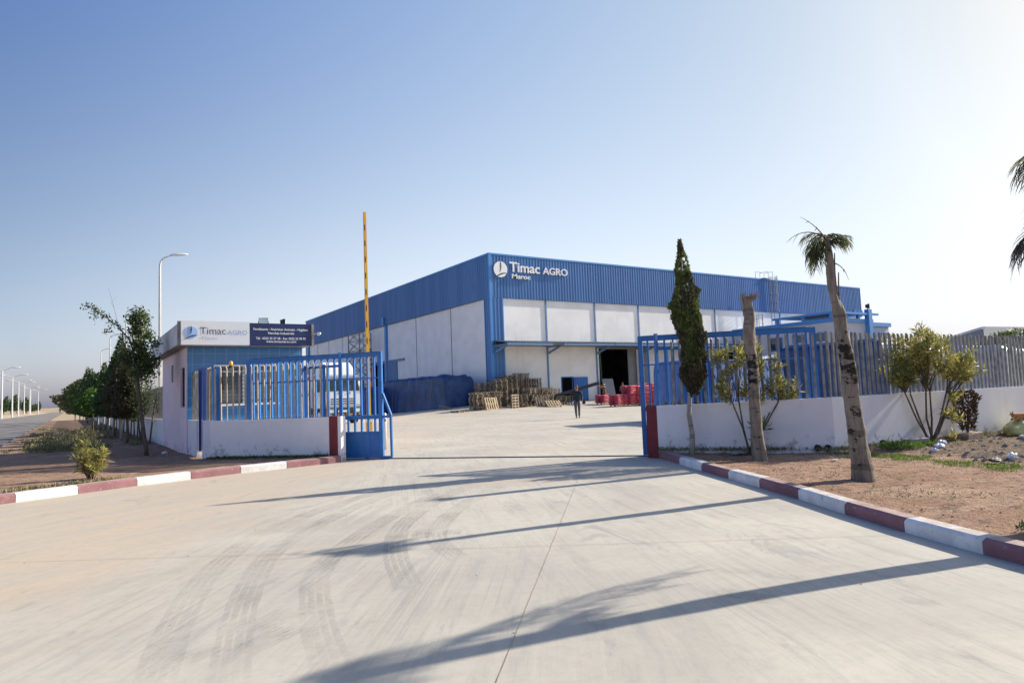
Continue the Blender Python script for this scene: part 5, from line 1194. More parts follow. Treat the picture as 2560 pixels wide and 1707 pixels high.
def blades(name, rosettes, L, mat, parent, seed=0, per=16, asp=8.0, mats=None):
    """rosettes of narrow lance leaves: rosettes = [(pos, axis)]"""
    r = RS(seed); cs = []; ds = []
    for p, ax in rosettes:
        ax = np.array(ax, float); ax /= np.linalg.norm(ax)
        for k in range(per):
            back = r.rand()*L*1.8
            cs.append(np.array(p)-ax*back+r.normal(size=3)*.008); v = r.normal(size=3); v -= ax*v.dot(ax); v /= np.linalg.norm(v); ds.append(v*.9+ax*(.55+.5*r.rand()))
    return leafmesh(name, [leaves(cs, L, seed, asp, ds, .10)], mat, parent)
def oleander(label, base, tips, L, seed, stem=.022, mat='leaf_oleander', per=20, twigs=4, fork=.42, name='oleander_bush', spread=.22, extra=None, mains=None):
    t = thing(name, label, 'shrub', base); mb = MB(); r = random.Random(seed); ros = []
    B0 = Vector(base)
    for q in (mains or []):
        q = Vector(q); mb.tube([B0+Vector((r.uniform(-.07, .07), r.uniform(-.07, .07), -.05)), B0.lerp(q, .5)+Vector((r.uniform(-.04, .04), r.uniform(-.04, .04), -.06)), q], [stem*1.25, stem, stem*.8], 7)
    for tip in tips:
        T = Vector(tip); B = B0 if not mains else min((Vector(q) for q in mains), key=lambda q: (q-T).length)
        m = B.lerp(T, fork)+Vector((r.uniform(-.05, .05), r.uniform(-.05, .05), .12 if not mains else .03)); b0 = B+(Vector((r.uniform(-.05, .05), r.uniform(-.05, .05), -.05)) if not mains else Vector((0, 0, 0)))
        sm_ = stem if not mains else stem*.6
        mb.tube([b0, b0.lerp(m, .5)+Vector((r.uniform(-.03, .03), r.uniform(-.03, .03), 0)), m, m.lerp(T, .6), T], [sm_, sm_*.85, sm_*.65, sm_*.4, .005], 6)
        ros.append((T, (T-m).normalized()+Vector((0, 0, .3))))
        for k in range(twigs):
            s = m.lerp(T, r.uniform(.15, .9)); e = s+Vector((r.uniform(-1, 1), r.uniform(-1, 1), r.uniform(-.1, 1.1))).normalized()*spread*r.uniform(.5, 1.2)
            mb.tube([s, e], [stem*.3, .004], 4); ros.append((e, (e-s).normalized()+Vector((0, 0, .3))))
    mb.build('stems', 'bark', t, smooth=True)
    blades('leaves', ros, L, mat, t, seed, per, 6.5); 
    if extra: blades('yellow_leaves', extra, L*.9, 'leaf_yellow', t, seed+1, 14, 5.5)
    return t
def frame_at(b, right, up, fwd=0.0):
    """offset from a base point by metres to the right / up / away as seen from the driveway"""
    return (b[0]+.84*right+.543*fwd, b[1]-.543*right+.836*fwd, b[2]+up)
b1 = (11.18, 8.77, .16)
r = random.Random(3)
tips = [frame_at(b1, x, z, r.uniform(-.25, .25)) for x, z in [(-.62, 1.93), (-.45, 2.0), (-.52, 1.55), (-.6, 1.25), (-.42, 1.1), (-.30, 1.75), (-.2, 2.05), (.05, 2.15), (.18, 2.0), (.25, 1.7), (.32, 1.45), (.12, 1.35), (.0, 1.15), (.45, 1.2), (.62, 1.75), (.55, 1.45), (.70, 1.1), (.85, 1.35), (1.05, 1.18), (.3, 1.0), (.9, 1.0), (.15, 1.65)]]
oleander('oleander with yellow green leaves growing behind the headless palm stump', b1, tips, .13, 12, .017, per=26, twigs=4, spread=.17, fork=.5,
         mains=[frame_at(b1, -.32, 1.0, 0), frame_at(b1, -.15, 1.05, .1), frame_at(b1, .1, 1.0, -.05), frame_at(b1, .42, .75, 0), frame_at(b1, .62, .95, .05)])
oleander('small green oleander shoot at the foot of the stump palm on its right', frame_at((11.0, 8.7, .16), .12, 0, 0), [frame_at((11.0, 8.7, .16), x, z, 0) for x, z in [(.28, .42), (.2, .55), (.34, .6), (.15, .35)]], .15, 33, .01, 'leaf_oleander_green', 18, 1)
b2 = (14.75, 7.15, .17); r = random.Random(8); tips = []
for i in range(46):
    a = r.uniform(-1, 1); z = r.uniform(1.25, 2.1); wdt = .95*math.sin(min(1, max(.15, (2.45-z)/1.1))*math.pi/2)
    tips.append(frame_at(b2, a*wdt-.05+ (.12 if z < 1.6 else 0), z+.22*(1-abs(a)), r.uniform(-.45, .45)))
tips += [frame_at(b2, .0, 2.42, 0), frame_at(b2, .12, 2.3, .1), frame_at(b2, -.5, 2.1, 0), frame_at(b2, 1.0, 1.35, 0), frame_at(b2, .5, .85, -.1), frame_at(b2, .42, .55, 0), frame_at(b2, .6, .45, 0), frame_at(b2, -.75, 1.3, 0)]
oleander('big bushy yellow green oleander against the right wall', b2, tips, .13, 20, .020, per=22, twigs=4, spread=.22, fork=.5, mains=[frame_at(b2, -.45, 1.0, 0), frame_at(b2, -.25, .95, .15), frame_at(b2, -.08, 1.05, -.1), frame_at(b2, .12, 1.0, .1), frame_at(b2, .32, .95, -.1), frame_at(b2, .5, .9, .05), frame_at(b2, .3, .45, 0)],
         extra=[(Vector(frame_at(b2, .45, .12, -.1)), Vector((0, 0, 1))), (Vector(frame_at(b2, .38, .2, -.15)), Vector((.3, -.3, .5))), (Vector(frame_at(b2, .35, 1.72, -.3)), Vector((0, -.3, 1))), (Vector(frame_at(b2, .42, 1.62, -.35)), Vector((0, -.5, .7)))])
# dead shrub on a block
t = thing('dead_shrub', 'dry brown upright shrub on a tan block against the right wall', 'shrub', (16.0, 7.0, .27)); P, D = profile_crown(16.0, 7.0, [(.30, .12), (.6, .17), (.85, .22), (1.02, .24), (1.15, .14)], 1500, .06, 4, .3, inner=.1)
leafmesh('foliage', [leaves(P, .075, 3, 3, D, .5)], 'leaf_dead', t); mb = MB()
for k in range(7): mb.tube([(16.0, 7.0, .22), (16.0+.05*math.cos(k), 7.0+.05*math.sin(k), .6), (16.0+.2*math.cos(k), 7.0+.16*math.sin(k), 1.1)], [.014, .01, .004], 5)
mb.build('stems', 'bark', t)
# front left small bush
bb = (.38, 15.85, .10); r = random.Random(5)
oleander('small pale green oleander by the left kerb stones', bb, [(bb[0]+r.uniform(-.24, .26), bb[1]+r.uniform(-.2, .2), .28+r.random()*.45) for i in range(22)]+[(.28, 15.8, .86), (.62, 15.8, .62)], .12, 41, .012, 'leaf_oleander', 16, 2, .5, spread=.12)

# palms --------------------------------------------------------------
def palm_trunk(pts, parent, mat, seed=0, n=18, rough=.04, name='trunk'):
    """tapering trunk with ring scars; pts = [(x, y, z, r)]"""
    mb = MB(); P = spline([p[:2] for p in pts], 8); Z = np.interp(np.linspace(0, len(pts)-1, len(P)), range(len(pts)), [p[2] for p in pts]); Rr = np.interp(np.linspace(0, len(pts)-1, len(P)), range(len(pts)), [p[3] for p in pts])
    for i in range(len(P)):
        Rr[i] *= 1+(.035 if i % 5 == 0 else 0)
    mb.tube([(p[0], p[1], z) for p, z in zip(P, Z)], list(Rr), n)
    mb.v = [(v[0]+rough*.6*fnoise(v[0]*11+seed, v[1]*11, v[2]*2.2)+rough*.3*fnoise(v[0]*30, v[1]*30, v[2]*9), v[1]+rough*.6*fnoise(v[0]*11, v[1]*11+seed, v[2]*2.2), v[2]) for v in mb.v]
    return mb.build(name, mat, parent, smooth=True)
def frond(o, dirv, L, droop, nl, ll, seed, up0=.6):
    """one feather leaf: returns midrib points and hanging leaflet strips"""
    r = random.Random(seed); d = Vector(dirv).normalized(); pts = []; p = Vector(o); v = (d+Vector((0, 0, up0))).normalized(); n = 12
    for i in range(n+1):
        pts.append(p.copy()); p = p+v*(L/n); v = (v+Vector((0, 0, -droop/n))).normalized()
    lf = []
    for k in range(nl):
        t = .12+.88*k/nl; i = min(n-1, int(t*n)); a = pts[i].lerp(pts[i+1], t*n-i); tan = (pts[i+1]-pts[i]).normalized(); side = tan.cross(Vector((0, 0, 1))).normalized()
        for s in (-1, 1):
            w_ = (side*s*r.uniform(.3, .8)+tan*r.uniform(.4, .8)+Vector((0, 0, r.uniform(-.7, .1)))).normalized(); q = [a]; l = ll*r.uniform(.6, 1.1)*(1-.5*abs(t-.5))
            for j in range(3): q.append(q[-1]+w_*l/3); w_ = (w_+Vector((0, 0, -.45))).normalized()
            lf.append(q)
    return pts, lf
def crown(parent, specs, mat, wd=.011, name='frond'):
    for o, d, L, dr, nl, ll, sd, up in specs:
        pts, lf = frond(o, d, L, dr, nl, ll, sd, up); mb = MB(); mb.tube(pts, [.012*(1-i/14) for i in range(len(pts))], 5)
        r = random.Random(sd)
        for q in lf:
            ax = (q[1]-q[0]).normalized(); s = ax.cross(Vector((r.uniform(-1, 1), r.uniform(-1, 1), r.uniform(-1, 1)))).normalized()*wd*.5; ws = [.6, 1, .8, .1]
            vs = [q[i]+s*ws[i] for i in range(4)]+[q[i]-s*ws[i] for i in range(4)]
            mb.add(vs, [(0, 1, 5, 4), (1, 2, 6, 5), (2, 3, 7, 6)])
        mb.build(name, mat, parent)
pm = thing('palm_tree', 'leaning palm with ragged split trunk and small drooping green crown', 'palm tree', (9.30, 5.45, .10))
pts = [(a_, b_, c_, d_*.90) for a_, b_, c_, d_ in [(9.31, 5.45, .02, .175), (9.30, 5.45, .14, .162), (9.28, 5.46, .5, .138), (9.25, 5.48, .98, .121), (9.22, 5.50, 1.4, .112), (9.20, 5.50, 1.69, .105), (9.18, 5.52, 2.11, .098), (9.16, 5.54, 2.4, .094), (9.13, 5.56, 2.62, .078), (9.11, 5.57, 2.80, .066), (9.10, 5.57, 3.0, .058), (9.08, 5.58, 3.3, .054), (9.07, 5.59, 3.52, .045)]]
palm_trunk(pts, pm, 'palm_bark', 2, 22, .045)
def sheath(parent, base, right, z, h, wd, lean, seed, mat='palm_fibre'):
    o = Vector(base)+Vector((.84*right, -.543*right, 0)); o.z = z; mb = MB()
    P = []; n = 5
    for i in range(n):
        t = i/(n-1); P.append((o.x+.84*lean*t, o.y-.543*lean*t, z+h*t, wd*(1-t*.9)))
    L = [(p[0]-.84*p[3]/2, p[1]+.543*p[3]/2, p[2]) for p in P]; Rr = [(p[0]+.84*p[3]/2, p[1]-.543*p[3]/2, p[2]) for p in P]; F = [(p[0]-.543*.03-.0, p[1]-.836*.03, p[2]) for p in P]
    mb.add(L+Rr+F, [(i, i+1, 2*n+i+1, 2*n+i) for i in range(n-1)]+[(2*n+i, 2*n+i+1, n+i+1, n+i) for i in range(n-1)]+[(i, n+i, n+i+1, i+1) for i in range(n-1)])
    mb.build('leaf_sheath', mat, parent)
sheath(pm, (9.16, 5.54, 0), .055, 2.28, .42, .10, -.05, 1); sheath(pm, (9.12, 5.56, 0), .055, 2.62, .38, .035, .02, 2); sheath(pm, (9.10, 5.57, 0), .045, 3.0, .28, .035, .015, 3); sheath(pm, (9.15, 5.54, 0), -.03, 2.3, .5, .07, .0, 4); sheath(pm, (9.13, 5.55, 0), .02, 2.5, .5, .05, -.01, 6)
top = Vector((9.07, 5.59, 3.48)); lft = Vector((-.84, .543, 0)); fw = Vector((.543, .836, 0))
sp_ = []
r = random.Random(31)
for i in range(11):
    a = r.uniform(-.9, .9); sp_.append((top+Vector((0, 0, r.uniform(-.12, .06))), lft+fw*a, r.uniform(.22, .40), r.uniform(1.4, 2.8), 16, .26, 100+i, r.uniform(.2, 1.1)))
for i in range(7):
    a = r.uniform(-.8, .8); sp_.append((top+Vector((0, 0, r.uniform(-.2, 0))), lft+fw*a, r.uniform(.30, .46), r.uniform(2.4, 3.8), 14, .30, 150+i, r.uniform(.0, .6)))
for i in range(8):
    a = r.uniform(-.9, .9); sp_.append((top+Vector((0, 0, r.uniform(-.12, .06))), -lft+fw*a, r.uniform(.22, .36), r.uniform(1.5, 2.6), 16, .22, 200+i, r.uniform(.9, 1.5)))
sp_ += [(top, lft+fw*.2, .62, 1.9, 5, .18, 301, 1.0), (top, lft*.7, .5, .8, 3, .1, 302, 1.6), (top+Vector((0, 0, -.35)), -lft, .42, 2.6, 2, .1, 303, .2)]
crown(pm, sp_, 'leaf_palm', .011)
ps = thing('palm_stump', 'headless palm stump with frayed top and black burnt marks', 'palm tree', (10.43, 8.01, .12))
palm_trunk([(a_, b_, c_, d_*.88) for a_, b_, c_, d_ in [(10.45, 8.0, .04, .150), (10.44, 8.01, .16, .138), (10.42, 8.02, .6, .122), (10.42, 8.02, 1.04, .114), (10.42, 8.02, 1.5, .108), (10.42, 8.02, 1.87, .104), (10.39, 8.03, 2.12, .112), (10.39, 8.03, 2.3, .128), (10.40, 8.03, 2.5, .122), (10.41, 8.02, 2.7, .108), (10.405, 8.03, 2.93, .086), (10.41, 8.02, 3.05, .10)]], ps, 'palm_bark', 7, 20, .035)
sheath(ps, (10.4, 8.03, 0), .09, 2.2, .42, .08, -.02, 5); sheath(ps, (10.4, 8.03, 0), -.06, 2.3, .45, .10, -.01, 7); sheath(ps, (10.4, 8.03, 0), -.05, 2.7, .42, .09, -.07, 8); sheath(ps, (10.4, 8.03, 0), .03, 2.65, .48, .09, .05, 9)
mb = MB(); r = random.Random(77)
for k in range(110):
    a = r.random()*6.28; o = Vector((10.41+.08*math.cos(a), 8.02+.08*math.sin(a), 2.98+r.uniform(0, .06))); d = Vector((math.cos(a)*r.uniform(.2, 1.1)+.35, math.sin(a)*r.uniform(.2, 1)-.15, r.uniform(.2, 1.2))).normalized(); l = r.uniform(.05, .22)
    mb.tube([o, o+d*l*.6, o+d*l+Vector((0, 0, -.06*r.random()))], [.006, .004, .001], 3)
mb.build('frayed_top', 'palm_fibre', ps)
pr = thing('palm_tree', 'tall palm at the right edge of the picture with dry hanging fronds', 'palm tree', (8.43, 2.16, .1))
palm_trunk([(8.45, 2.10, .02, .17), (8.43, 2.16, .3, .15), (8.37, 2.36, 1.1, .125), (8.30, 2.57, 1.9, .115), (8.24, 2.68, 2.6, .10), (8.20, 2.70, 3.2, .085), (8.18, 2.71, 3.6, .07)], pr, 'palm_bark', 12)
tp = Vector((8.18, 2.71, 3.62)); sp_ = []; r = random.Random(9)
for i in range(7):
    a = r.uniform(-1.2, 1.2); sp_.append((tp+Vector((0, 0, r.uniform(-.15, .05))), lft+fw*a, r.uniform(.26, .42), r.uniform(1.6, 2.6), 12, .26, 400+i, r.uniform(.1, .7)))
for i in range(7):
    a = r.uniform(-1.2, 1.2); sp_.append((tp, -lft+fw*a, r.uniform(.5, .8), r.uniform(1.4, 2.4), 18, .3, 420+i, r.uniform(.5, 1.2)))
crown(pr, sp_, 'leaf_palm', .008)
crown(pr, [(Vector((8.22, 2.7, 2.98)), lft+fw*a, .36+.06*k, 1.0, 26, .30, 440+k, -.3-.14*k) for k, a in enumerate((.1, .5, -.3, .25))], 'leaf_palm_dry', .008, 'dead_frond')
crown(pr, [(Vector((8.25, 2.72, 3.4)), Vector((1, .45, 0)), 1.5, 1.5, 40, .28, 450, .1), (Vector((8.25, 2.72, 3.4)), Vector((1, .3, 0)), 1.3, 1.5, 34, .26, 451, .2)], 'leaf_palm_dry', .014, 'dead_frond')

# left row of conifers -------------------------------------------------
rows = [(1.95, 30.6, 3.3, .55, 'brown'), (1.9, 33.0, 3.9, .75, 'brown'), (2.0, 35.8, 4.65, .80, 'g'), (1.9, 38.4, 4.1, .85, 'g'), (2.0, 41.2, 3.75, .8, 'brown'), (1.9, 44.2, 3.5, .8, 'g'), (1.95, 47, 3.6, .8, 'g'), (1.9, 50, 4.2, .8, 'g'), (1.7, 54, 3.8, .9, 'g'), (1.8, 58.5, 3.9, 1.0, 'g'), (1.7, 64, 4.3, 1.0, 'g'), (1.7, 71, 4.9, 1.1, 'g'), (1.6, 79, 5.5, 1.2, 'g'), (1.4, 88, 4.8, 1.3, 'b'), (1.2, 98, 5.0, 1.4, 'b'), (.8, 109, 5.0, 1.6, 'b')]
nm = ['first brownish conifer of the roadside row, right behind the broadleaf front tree', 'second conifer of the roadside row, brownish, behind the front tree', 'tallest pointed conifer of the roadside row, left of the front tree', 'dark conifer just left of the tallest pointed one', 'brownish conifer fifth along the wall', 'dark conifer sixth along the wall', 'dark conifer seventh along the wall', 'pointed conifer with bright tip in the middle of the row', 'dark conifer ninth along the wall', 'dark conifer tenth along the wall', 'dark conifer eleventh along the wall', 'dark conifer twelfth along the wall', 'conifer with high pointed tip near the far end of the row', 'rounded broadleaf tree third from the far end of the row', 'rounded broadleaf tree second from the far end of the row', 'rounded pale tree at the far end of the row']
for i, (x, y, h, R_, k) in enumerate(rows):
    z0 = 1.15 if y < 60 else .9
    pf = [(z0-.1, R_*.35), (z0+.25, R_*.8), (z0+(h-z0)*.25, R_*.9), (z0+(h-z0)*.5, R_*.62), (z0+(h-z0)*.75, R_*.30), (z0+(h-z0)*.9, R_*.14), (h+.1, .02)] if k != 'b' else [(z0, R_*.5), (z0+.8, R_*.95), (z0+(h-z0)*.5, R_*1.05), (z0+(h-z0)*.8, R_*.8), (h, R_*.2)]
    conifer(x, y, pf, int(9000 if y < 45 else 6500), .075+.0016*y*.9, 50+i, nm[i], 'trees in the roadside row', 'leaf_brownish' if k == 'brown' else ('leaf_dark' if k == 'b' else 'leaf_conifer'), 'bark_pale' if i % 3 else 'bark', .055, lump=.3, z0=.08, name='conifer_tree' if k != 'b' else 'broadleaf_tree')
P, D = profile_crown(1.5, 46, [(1.2, .5), (1.7, .8), (2.2, .6), (2.6, .2)], 1500, .14, 90, .3)
t = thing('broadleaf_bush', 'bright green leafy bush glowing in the sun between the dark conifers of the row', 'bush', (1.2, 46, .08)); leafmesh('foliage', [leaves(P-np.array([.3, 0, 0]), .16, 91, 1.8, D, .8)], 'leaf_bright', t); mb = MB(); mb.tube([(1.2, 46, 0), (1.2, 46, 1.8)], [.04, .02], 6); mb.build('stem', 'bark', t)
# bare saplings against the wall
nsap = 0
for (x, y, h, lx) in [(2.55, 28.9, 1.95, .25), (2.5, 30.7, 1.5, -.05), (2.5, 32.0, 1.4, -.12), (2.55, 34.2, 1.35, .05), (2.5, 35, 1.3, -.04), (2.5, 37.2, 1.3, .06), (2.5, 39.5, 1.3, .0), (2.5, 42.4, 1.3, .08), (2.5, 45.5, 1.3, -.03), (2.5, 49, 1.3, .05)]:
    t = thing('sapling', ('slanting bare sapling nearest the guardhouse corner' if nsap == 0 else 'thin bare sapling against the roadside wall, %s from the guardhouse' % ORD[nsap]), 'sapling', (x, y, .08), 0, 'bare saplings along the roadside wall')
    mb = MB(); mb.tube([(x, y, .02), (x+lx*.4, y, h*.5), (x+lx, y+.05, h)], [.035, .028, .014], 6); mb.tube([(x+lx*.5, y, h*.6), (x+lx*.5+.12, y, h*.95)], [.012, .004], 4); mb.build('trunk', 'bark', t)
    P, D = profile_crown(x+lx, y, [(h*.6, .05), (h*.9, .18), (h*1.15, .08)], 160, .08, 300+nsap, .3, inner=0); leafmesh('crown', [leaves(P, .085, 301+nsap, 2, D, .8)], 'leaf_dark', t); nsap += 1
# front tree with the branch reaching left
ft = thing('broadleaf_tree', 'broadleaf tree with a long branch reaching left, left of the guardhouse', 'tree', (1.95, 22.95, .05))
mb = MB(); r = random.Random(14)
mb.tube([(1.96, 22.95, -.03), (1.93, 22.95, .3), (1.82, 22.97, 1.2), (1.72, 23.0, 2.1), (1.72, 23.0, 2.7), (1.80, 23.0, 3.5), (1.88, 23.0, 4.3)], [.075, .058, .052, .048, .04, .026, .008], 9)
mb.tube([(1.72, 23.0, 2.6), (1.62, 23.0, 3.1), (1.58, 23.0, 3.6), (1.55, 23, 4.2)], [.028, .02, .014, .005], 6)
br = [(1.68, 23.0, 2.9), (1.5, 23.02, 3.45), (1.22, 23.05, 3.85), (.9, 23.05, 4.12), (.62, 23.05, 4.33), (.36, 23.05, 4.48)]
mb.tube(br, [.025, .018, .014, .011, .008, .004], 6)
mb.tube([(1.22, 23.05, 3.85), (1.1, 23.0, 4.4), (.95, 23.0, 5.0)], [.007, .005, .002], 4); mb.tube([(1.1, 23.0, 4.4), (1.02, 23, 4.55), (1.18, 23, 4.75)], [.004, .003, .001], 4)
cps = []
for k in range(34):
    z = r.uniform(2.25, 4.0); a = r.random()*6.28; R_ = r.uniform(.15, .50)*(1.1 if z < 3.5 else .6); c = Vector((1.84+R_*math.cos(a), 23.0+R_*math.sin(a), z+r.uniform(0, .25))); mb.tube([(1.76, 23.0, z-.25), c], [.012, .004], 4); cps.append((c, .22))
cps += [(Vector((1.86, 23, 4.25)), .13), (Vector((1.84, 23, 4.0)), .2), (Vector((1.56, 23, 4.1)), .09), (Vector((1.58, 23, 3.7)), .12)]
mb.build('trunk', 'bark', ft, smooth=True)
pts = []; rs = RS(4)
for c, s in cps: pts.append(np.array(c)+rs.normal(size=(int(150*(s/.22)**1.5), 3))*s*np.array([.42, .5, .5]))
Pc = np.concatenate(pts); leafmesh('crown', [leaves(Pc, .085, 8, 1.9, None, 1)], 'leaf_dark', ft)
pts = []
for i in range(len(br)-1):
    a, b = Vector(br[i]), Vector(br[i+1])
    for k in range(16 if i > 0 else 4):
        p = a.lerp(b, k/16); pts.append(np.array(p)+rs.normal(size=(5, 3))*.055)
pts.append(np.array([.95, 23.05, 3.75])+rs.normal(size=(30, 3))*.06); pts.append(np.array([.62, 23.05, 4.12])+rs.normal(size=(30, 3))*.07)
leafmesh('branch_leaves', [leaves(np.concatenate(pts), .075, 9, 1.8, None, 1)], 'leaf_dark', ft)
# conifer behind guardhouse corner + tree behind right fence
conifer(2.35, 29.5, [(1.1, .1), (1.4, .25), (2.2, .3), (3.0, .22), (3.4, .05)], 1500, .09, 71, 'narrow dark conifer half hidden behind the guardhouse corner', None, 'leaf_dark', tr=.03)
conifer(33.5, 12.2, [(.8, .8), (1.6, 1.9), (2.3, 2.1), (2.9, 1.6), (3.3, .5)], 9000, .16, 72, 'dark leafy tree behind the far right end of the steel fence', None, 'leaf_dark', tr=.12, lump=.35, name='broadleaf_tree')
# small trees far across the road
r = random.Random(19)
far0 = None
for i in range(18):
    y = 225+i*i*.55+i*13; x = -19.5+r.uniform(-1.5, 1.5)
    if far0 is None:
        far0 = thing('windblown_tree', 'dark wind-bent tree beyond the lamps, nearest in its row', 'tree', (x, y, .6), 0, 'small trees across the road')
        P, D = profile_crown(0, 0, [(1.2, .5), (2.4, .9), (4.2, .8), (6.0, .35), (6.6, .1)], 420, .6, 3, .3, lean=(1.0, 0)); o = leafmesh('crown', [leaves(P, .75, 4, 2, D, .5)], 'leaf_conifer', None); o.parent = far0
        mb = MB(); mb.tube([(0, 0, -.6), (0, 0, 2), (.5, 0, 4)], [.16, .12, .05], 6); mb.build('trunk', 'bark', far0, local=True); o = far0
    else: o = dup(far0, (x, y, .6), None, 'dark wind-bent tree beyond the lamps, %s nearest in its row' % ORD[i], 'small trees across the road')
    s = r.uniform(.75, 1.25); o.scale = (s, s, s); o.rotation_euler = (0, 0, r.uniform(-.6, .6))
ft2 = thing('round_tree', 'lone round topped tree on the horizon beyond the road', 'tree', (-5.5, 690, 1.5)); P, D = profile_crown(-5.5, 690, [(5, 1), (9, 4.5), (13, 6.5), (14, 5)], 500, 2, 6, .3); leafmesh('crown', [leaves(P, 1.8, 6, 1.5, D, .8)], 'leaf_brownish', ft2); mb = MB(); mb.tube([(-5.5, 690, 0), (-5.5, 690, 9)], [.6, .4], 6); mb.build('trunk', 'bark', ft2)

# ground cover ----------------------------------------------------------
def scatter(name, n, fn, size, mat, seed, asp=5, up=1.2, label=None, cat='grass'):
    rs = RS(seed); P = []; r = random.Random(seed); k = 0
    while len(P) < n and k < n*40:
        k += 1; p = fn(r)
        if p is not None: P.append(p)
    P = np.array(P); D = np.tile(np.array([[0, 0, up]]), (len(P), 1))
    o = leafmesh(name, [leaves(P, size, seed, asp, D, .55)], mat, None); return tag(o, label, cat, None, 'stuff')
def weedsL(r):
    y = 27+r.random()**1.3*34; x = r.uniform(-1.7, 2.4)
    if fnoise(x*.8, y*.25, 3)+.35*math.exp(-((x-(y-38)*.07-.3)/.9)**2) < .17: return None
    h = .06+.20*max(0, fnoise(x*1.2, y*.6, 6)+.25)
    return (x+r.uniform(-.1, .1), y, .10+r.random()*h)
scatter('roadside_weeds', 17000, weedsL, .10, 'dry_weed', 5, 3.2, .7, 'low pale dry weeds in a patch beside the road')
def tuft(cx, cy, R_, h):
    def f(r):
        a = r.random()*6.28; d = R_*math.sqrt(r.random()); return (cx+d*math.cos(a), cy+d*math.sin(a), .14+r.random()*h*(1-d/R_*.7))
    return f
scatter('grass_tuft', 800, tuft(13.3, 6.98, .38, .10), .10, 'grass', 6, 7, 1.0, 'bright green grass tuft at the wall corner right of the leaning palm')
scatter('grass_tuft', 260, tuft(14.0, 6.82, .14, .06), .08, 'grass', 7, 7, 1.0, 'small bright green grass tuft beside the concrete block')
scatter('grass_tuft', 700, tuft(6.95, 2.35, .34, .035), .045, 'leaf_dark', 8, 4, 1.0, 'dark green weeds at the edge of the right kerb')
def sparse(r):
    x = r.uniform(6, 21); y = r.uniform(-1, 9.5)
    if not inside(polyR, x, y): return None
    e = smoothstep((x-.28*y-10.2)/1.0)
    if fnoise(x*.9, y*.9, 12)+.12*e < .22+ .1*fnoise(x*5, y*5): return None
    return (x, y, soilR(x, y)-.005)
scatter('soil_weeds', 9000, sparse, .035, 'dry_weed', 9, 4, .8, 'thin low weeds scattered over the right soil bed')
def band(r):
    x = r.uniform(9.5, 13.5); y = r.uniform(2.5, 8.5); e = x-.28*y-10.35
    if abs(e) > .55 or fnoise(x*2, y*2, 31)+.25 < .3*abs(e)/.5+.15*r.random(): return None
    return (x, y, soilR(x, y)-.004)
scatter('soil_grass', 6000, band, .045, 'grass', 19, 5, .9, 'band of short green grass across the right soil bed')
def wallgrass(r):
    t = r.random(); a, b = (Pst, Pco) if r.random() < .4 else (Pco, (19, 7.0)); x = a[0]+(b[0]-a[0])*t; y = a[1]+(b[1]-a[1])*t; d = abs(r.gauss(0, .14))+.03
    if fnoise(x*1.8, 3)+.25 < r.random()*.5: return None
    return (x-.75*d, y-.7*d, .15+r.random()*.03)
scatter('wall_foot_grass', 3500, wallgrass, .07, 'dry_weed', 10, 5, 1, 'short grass along the foot of the right wall')
def leftgrass(r):
    t = r.random(); x = Lc[0]+(Le[0]-Lc[0])*t; y = Lc[1]+(Le[1]-Lc[1])*t; d = abs(r.gauss(0, .12))+.02
    return (x-.7*d, y-.7*d, .11+r.random()*.03)
scatter('wall_foot_grass', 1800, leftgrass, .06, 'leaf_dark', 11, 4, 1, 'dark short growth along the foot of the left wall')
def kerbgrass(r):
    x = r.uniform(-.9, .9); y = 14.05+(x+.3)*.48+abs(r.gauss(0, .18)); 
    return (x, y+.15, .12+r.random()*.03)
scatter('kerb_grass', 700, kerbgrass, .07, 'dry_weed', 12, 4, .8, 'straggly dry grass behind the left kerb')
def pebs(n, fn, s0, s1, mat, seed, name, label, cat):
    mb = MB(); r = random.Random(seed); k = 0; c = 0
    while c < n and k < n*30:
        k += 1; p = fn(r)
        if p is None: continue
        s = r.uniform(s0, s1); q = [(r.uniform(.6, 1)*s*dx, r.uniform(.6, 1)*s*dy, r.uniform(.4, .8)*s*dz) for dx, dy, dz in [(1, 0, 0), (0, 1, 0), (-1, 0, 0), (0, -1, 0), (0, 0, 1), (0, 0, -1)]]
        mb.add([(p[0]+v[0], p[1]+v[1], p[2]+v[2]) for v in q], [(0, 1, 4), (1, 2, 4), (2, 3, 4), (3, 0, 4), (1, 0, 5), (2, 1, 5), (3, 2, 5), (0, 3, 5)]); c += 1
    return tag(mb.build(name, mat), label, cat, None, 'stuff')
def ps1(r):
    x = r.uniform(5.2, 21); y = r.uniform(-2, 9.8); return (x, y, soilR(x, y)+.002) if inside(polyR, x, y) else None
def ps2(r):
    x = r.uniform(10.5, 21); y = r.uniform(2.5, 7.4); return (x, y, soilR(x, y)+.005) if inside(polyR, x, y) and x-.28*y > 10.8 else None
def ps3(r):
    x = r.uniform(-2, 5); y = r.uniform(14, 30); return (x, y, soilL(x, y)) if inside(polyL, x, y) else None
pebs(1500, ps1, .006, .022, 'block_tan', 1, 'soil_clods', 'small earth clods strewn on the right soil bed', 'clods')
pebs(420, ps2, .02, .07, 'rock', 2, 'rubble', 'grey rubble and stones in the dark earth by the right wall', 'rubble')
pebs(110, ps2, .012, .045, 'plastic_white', 3, 'scrap_litter', 'tiny white scraps of litter in the dark earth by the right wall', 'litter')
pebs(500, ps3, .008, .03, 'block_tan', 4, 'soil_clods', 'small earth clods strewn on the left soil strip', 'clods')
def psd(r):
    x = r.uniform(-2, 9); y = r.uniform(1.8, 12); return (x, y, 0.002)
pebs(60, psd, .004, .010, 'rock', 5, 'grit', 'loose grit specks on the concrete drive', 'grit')

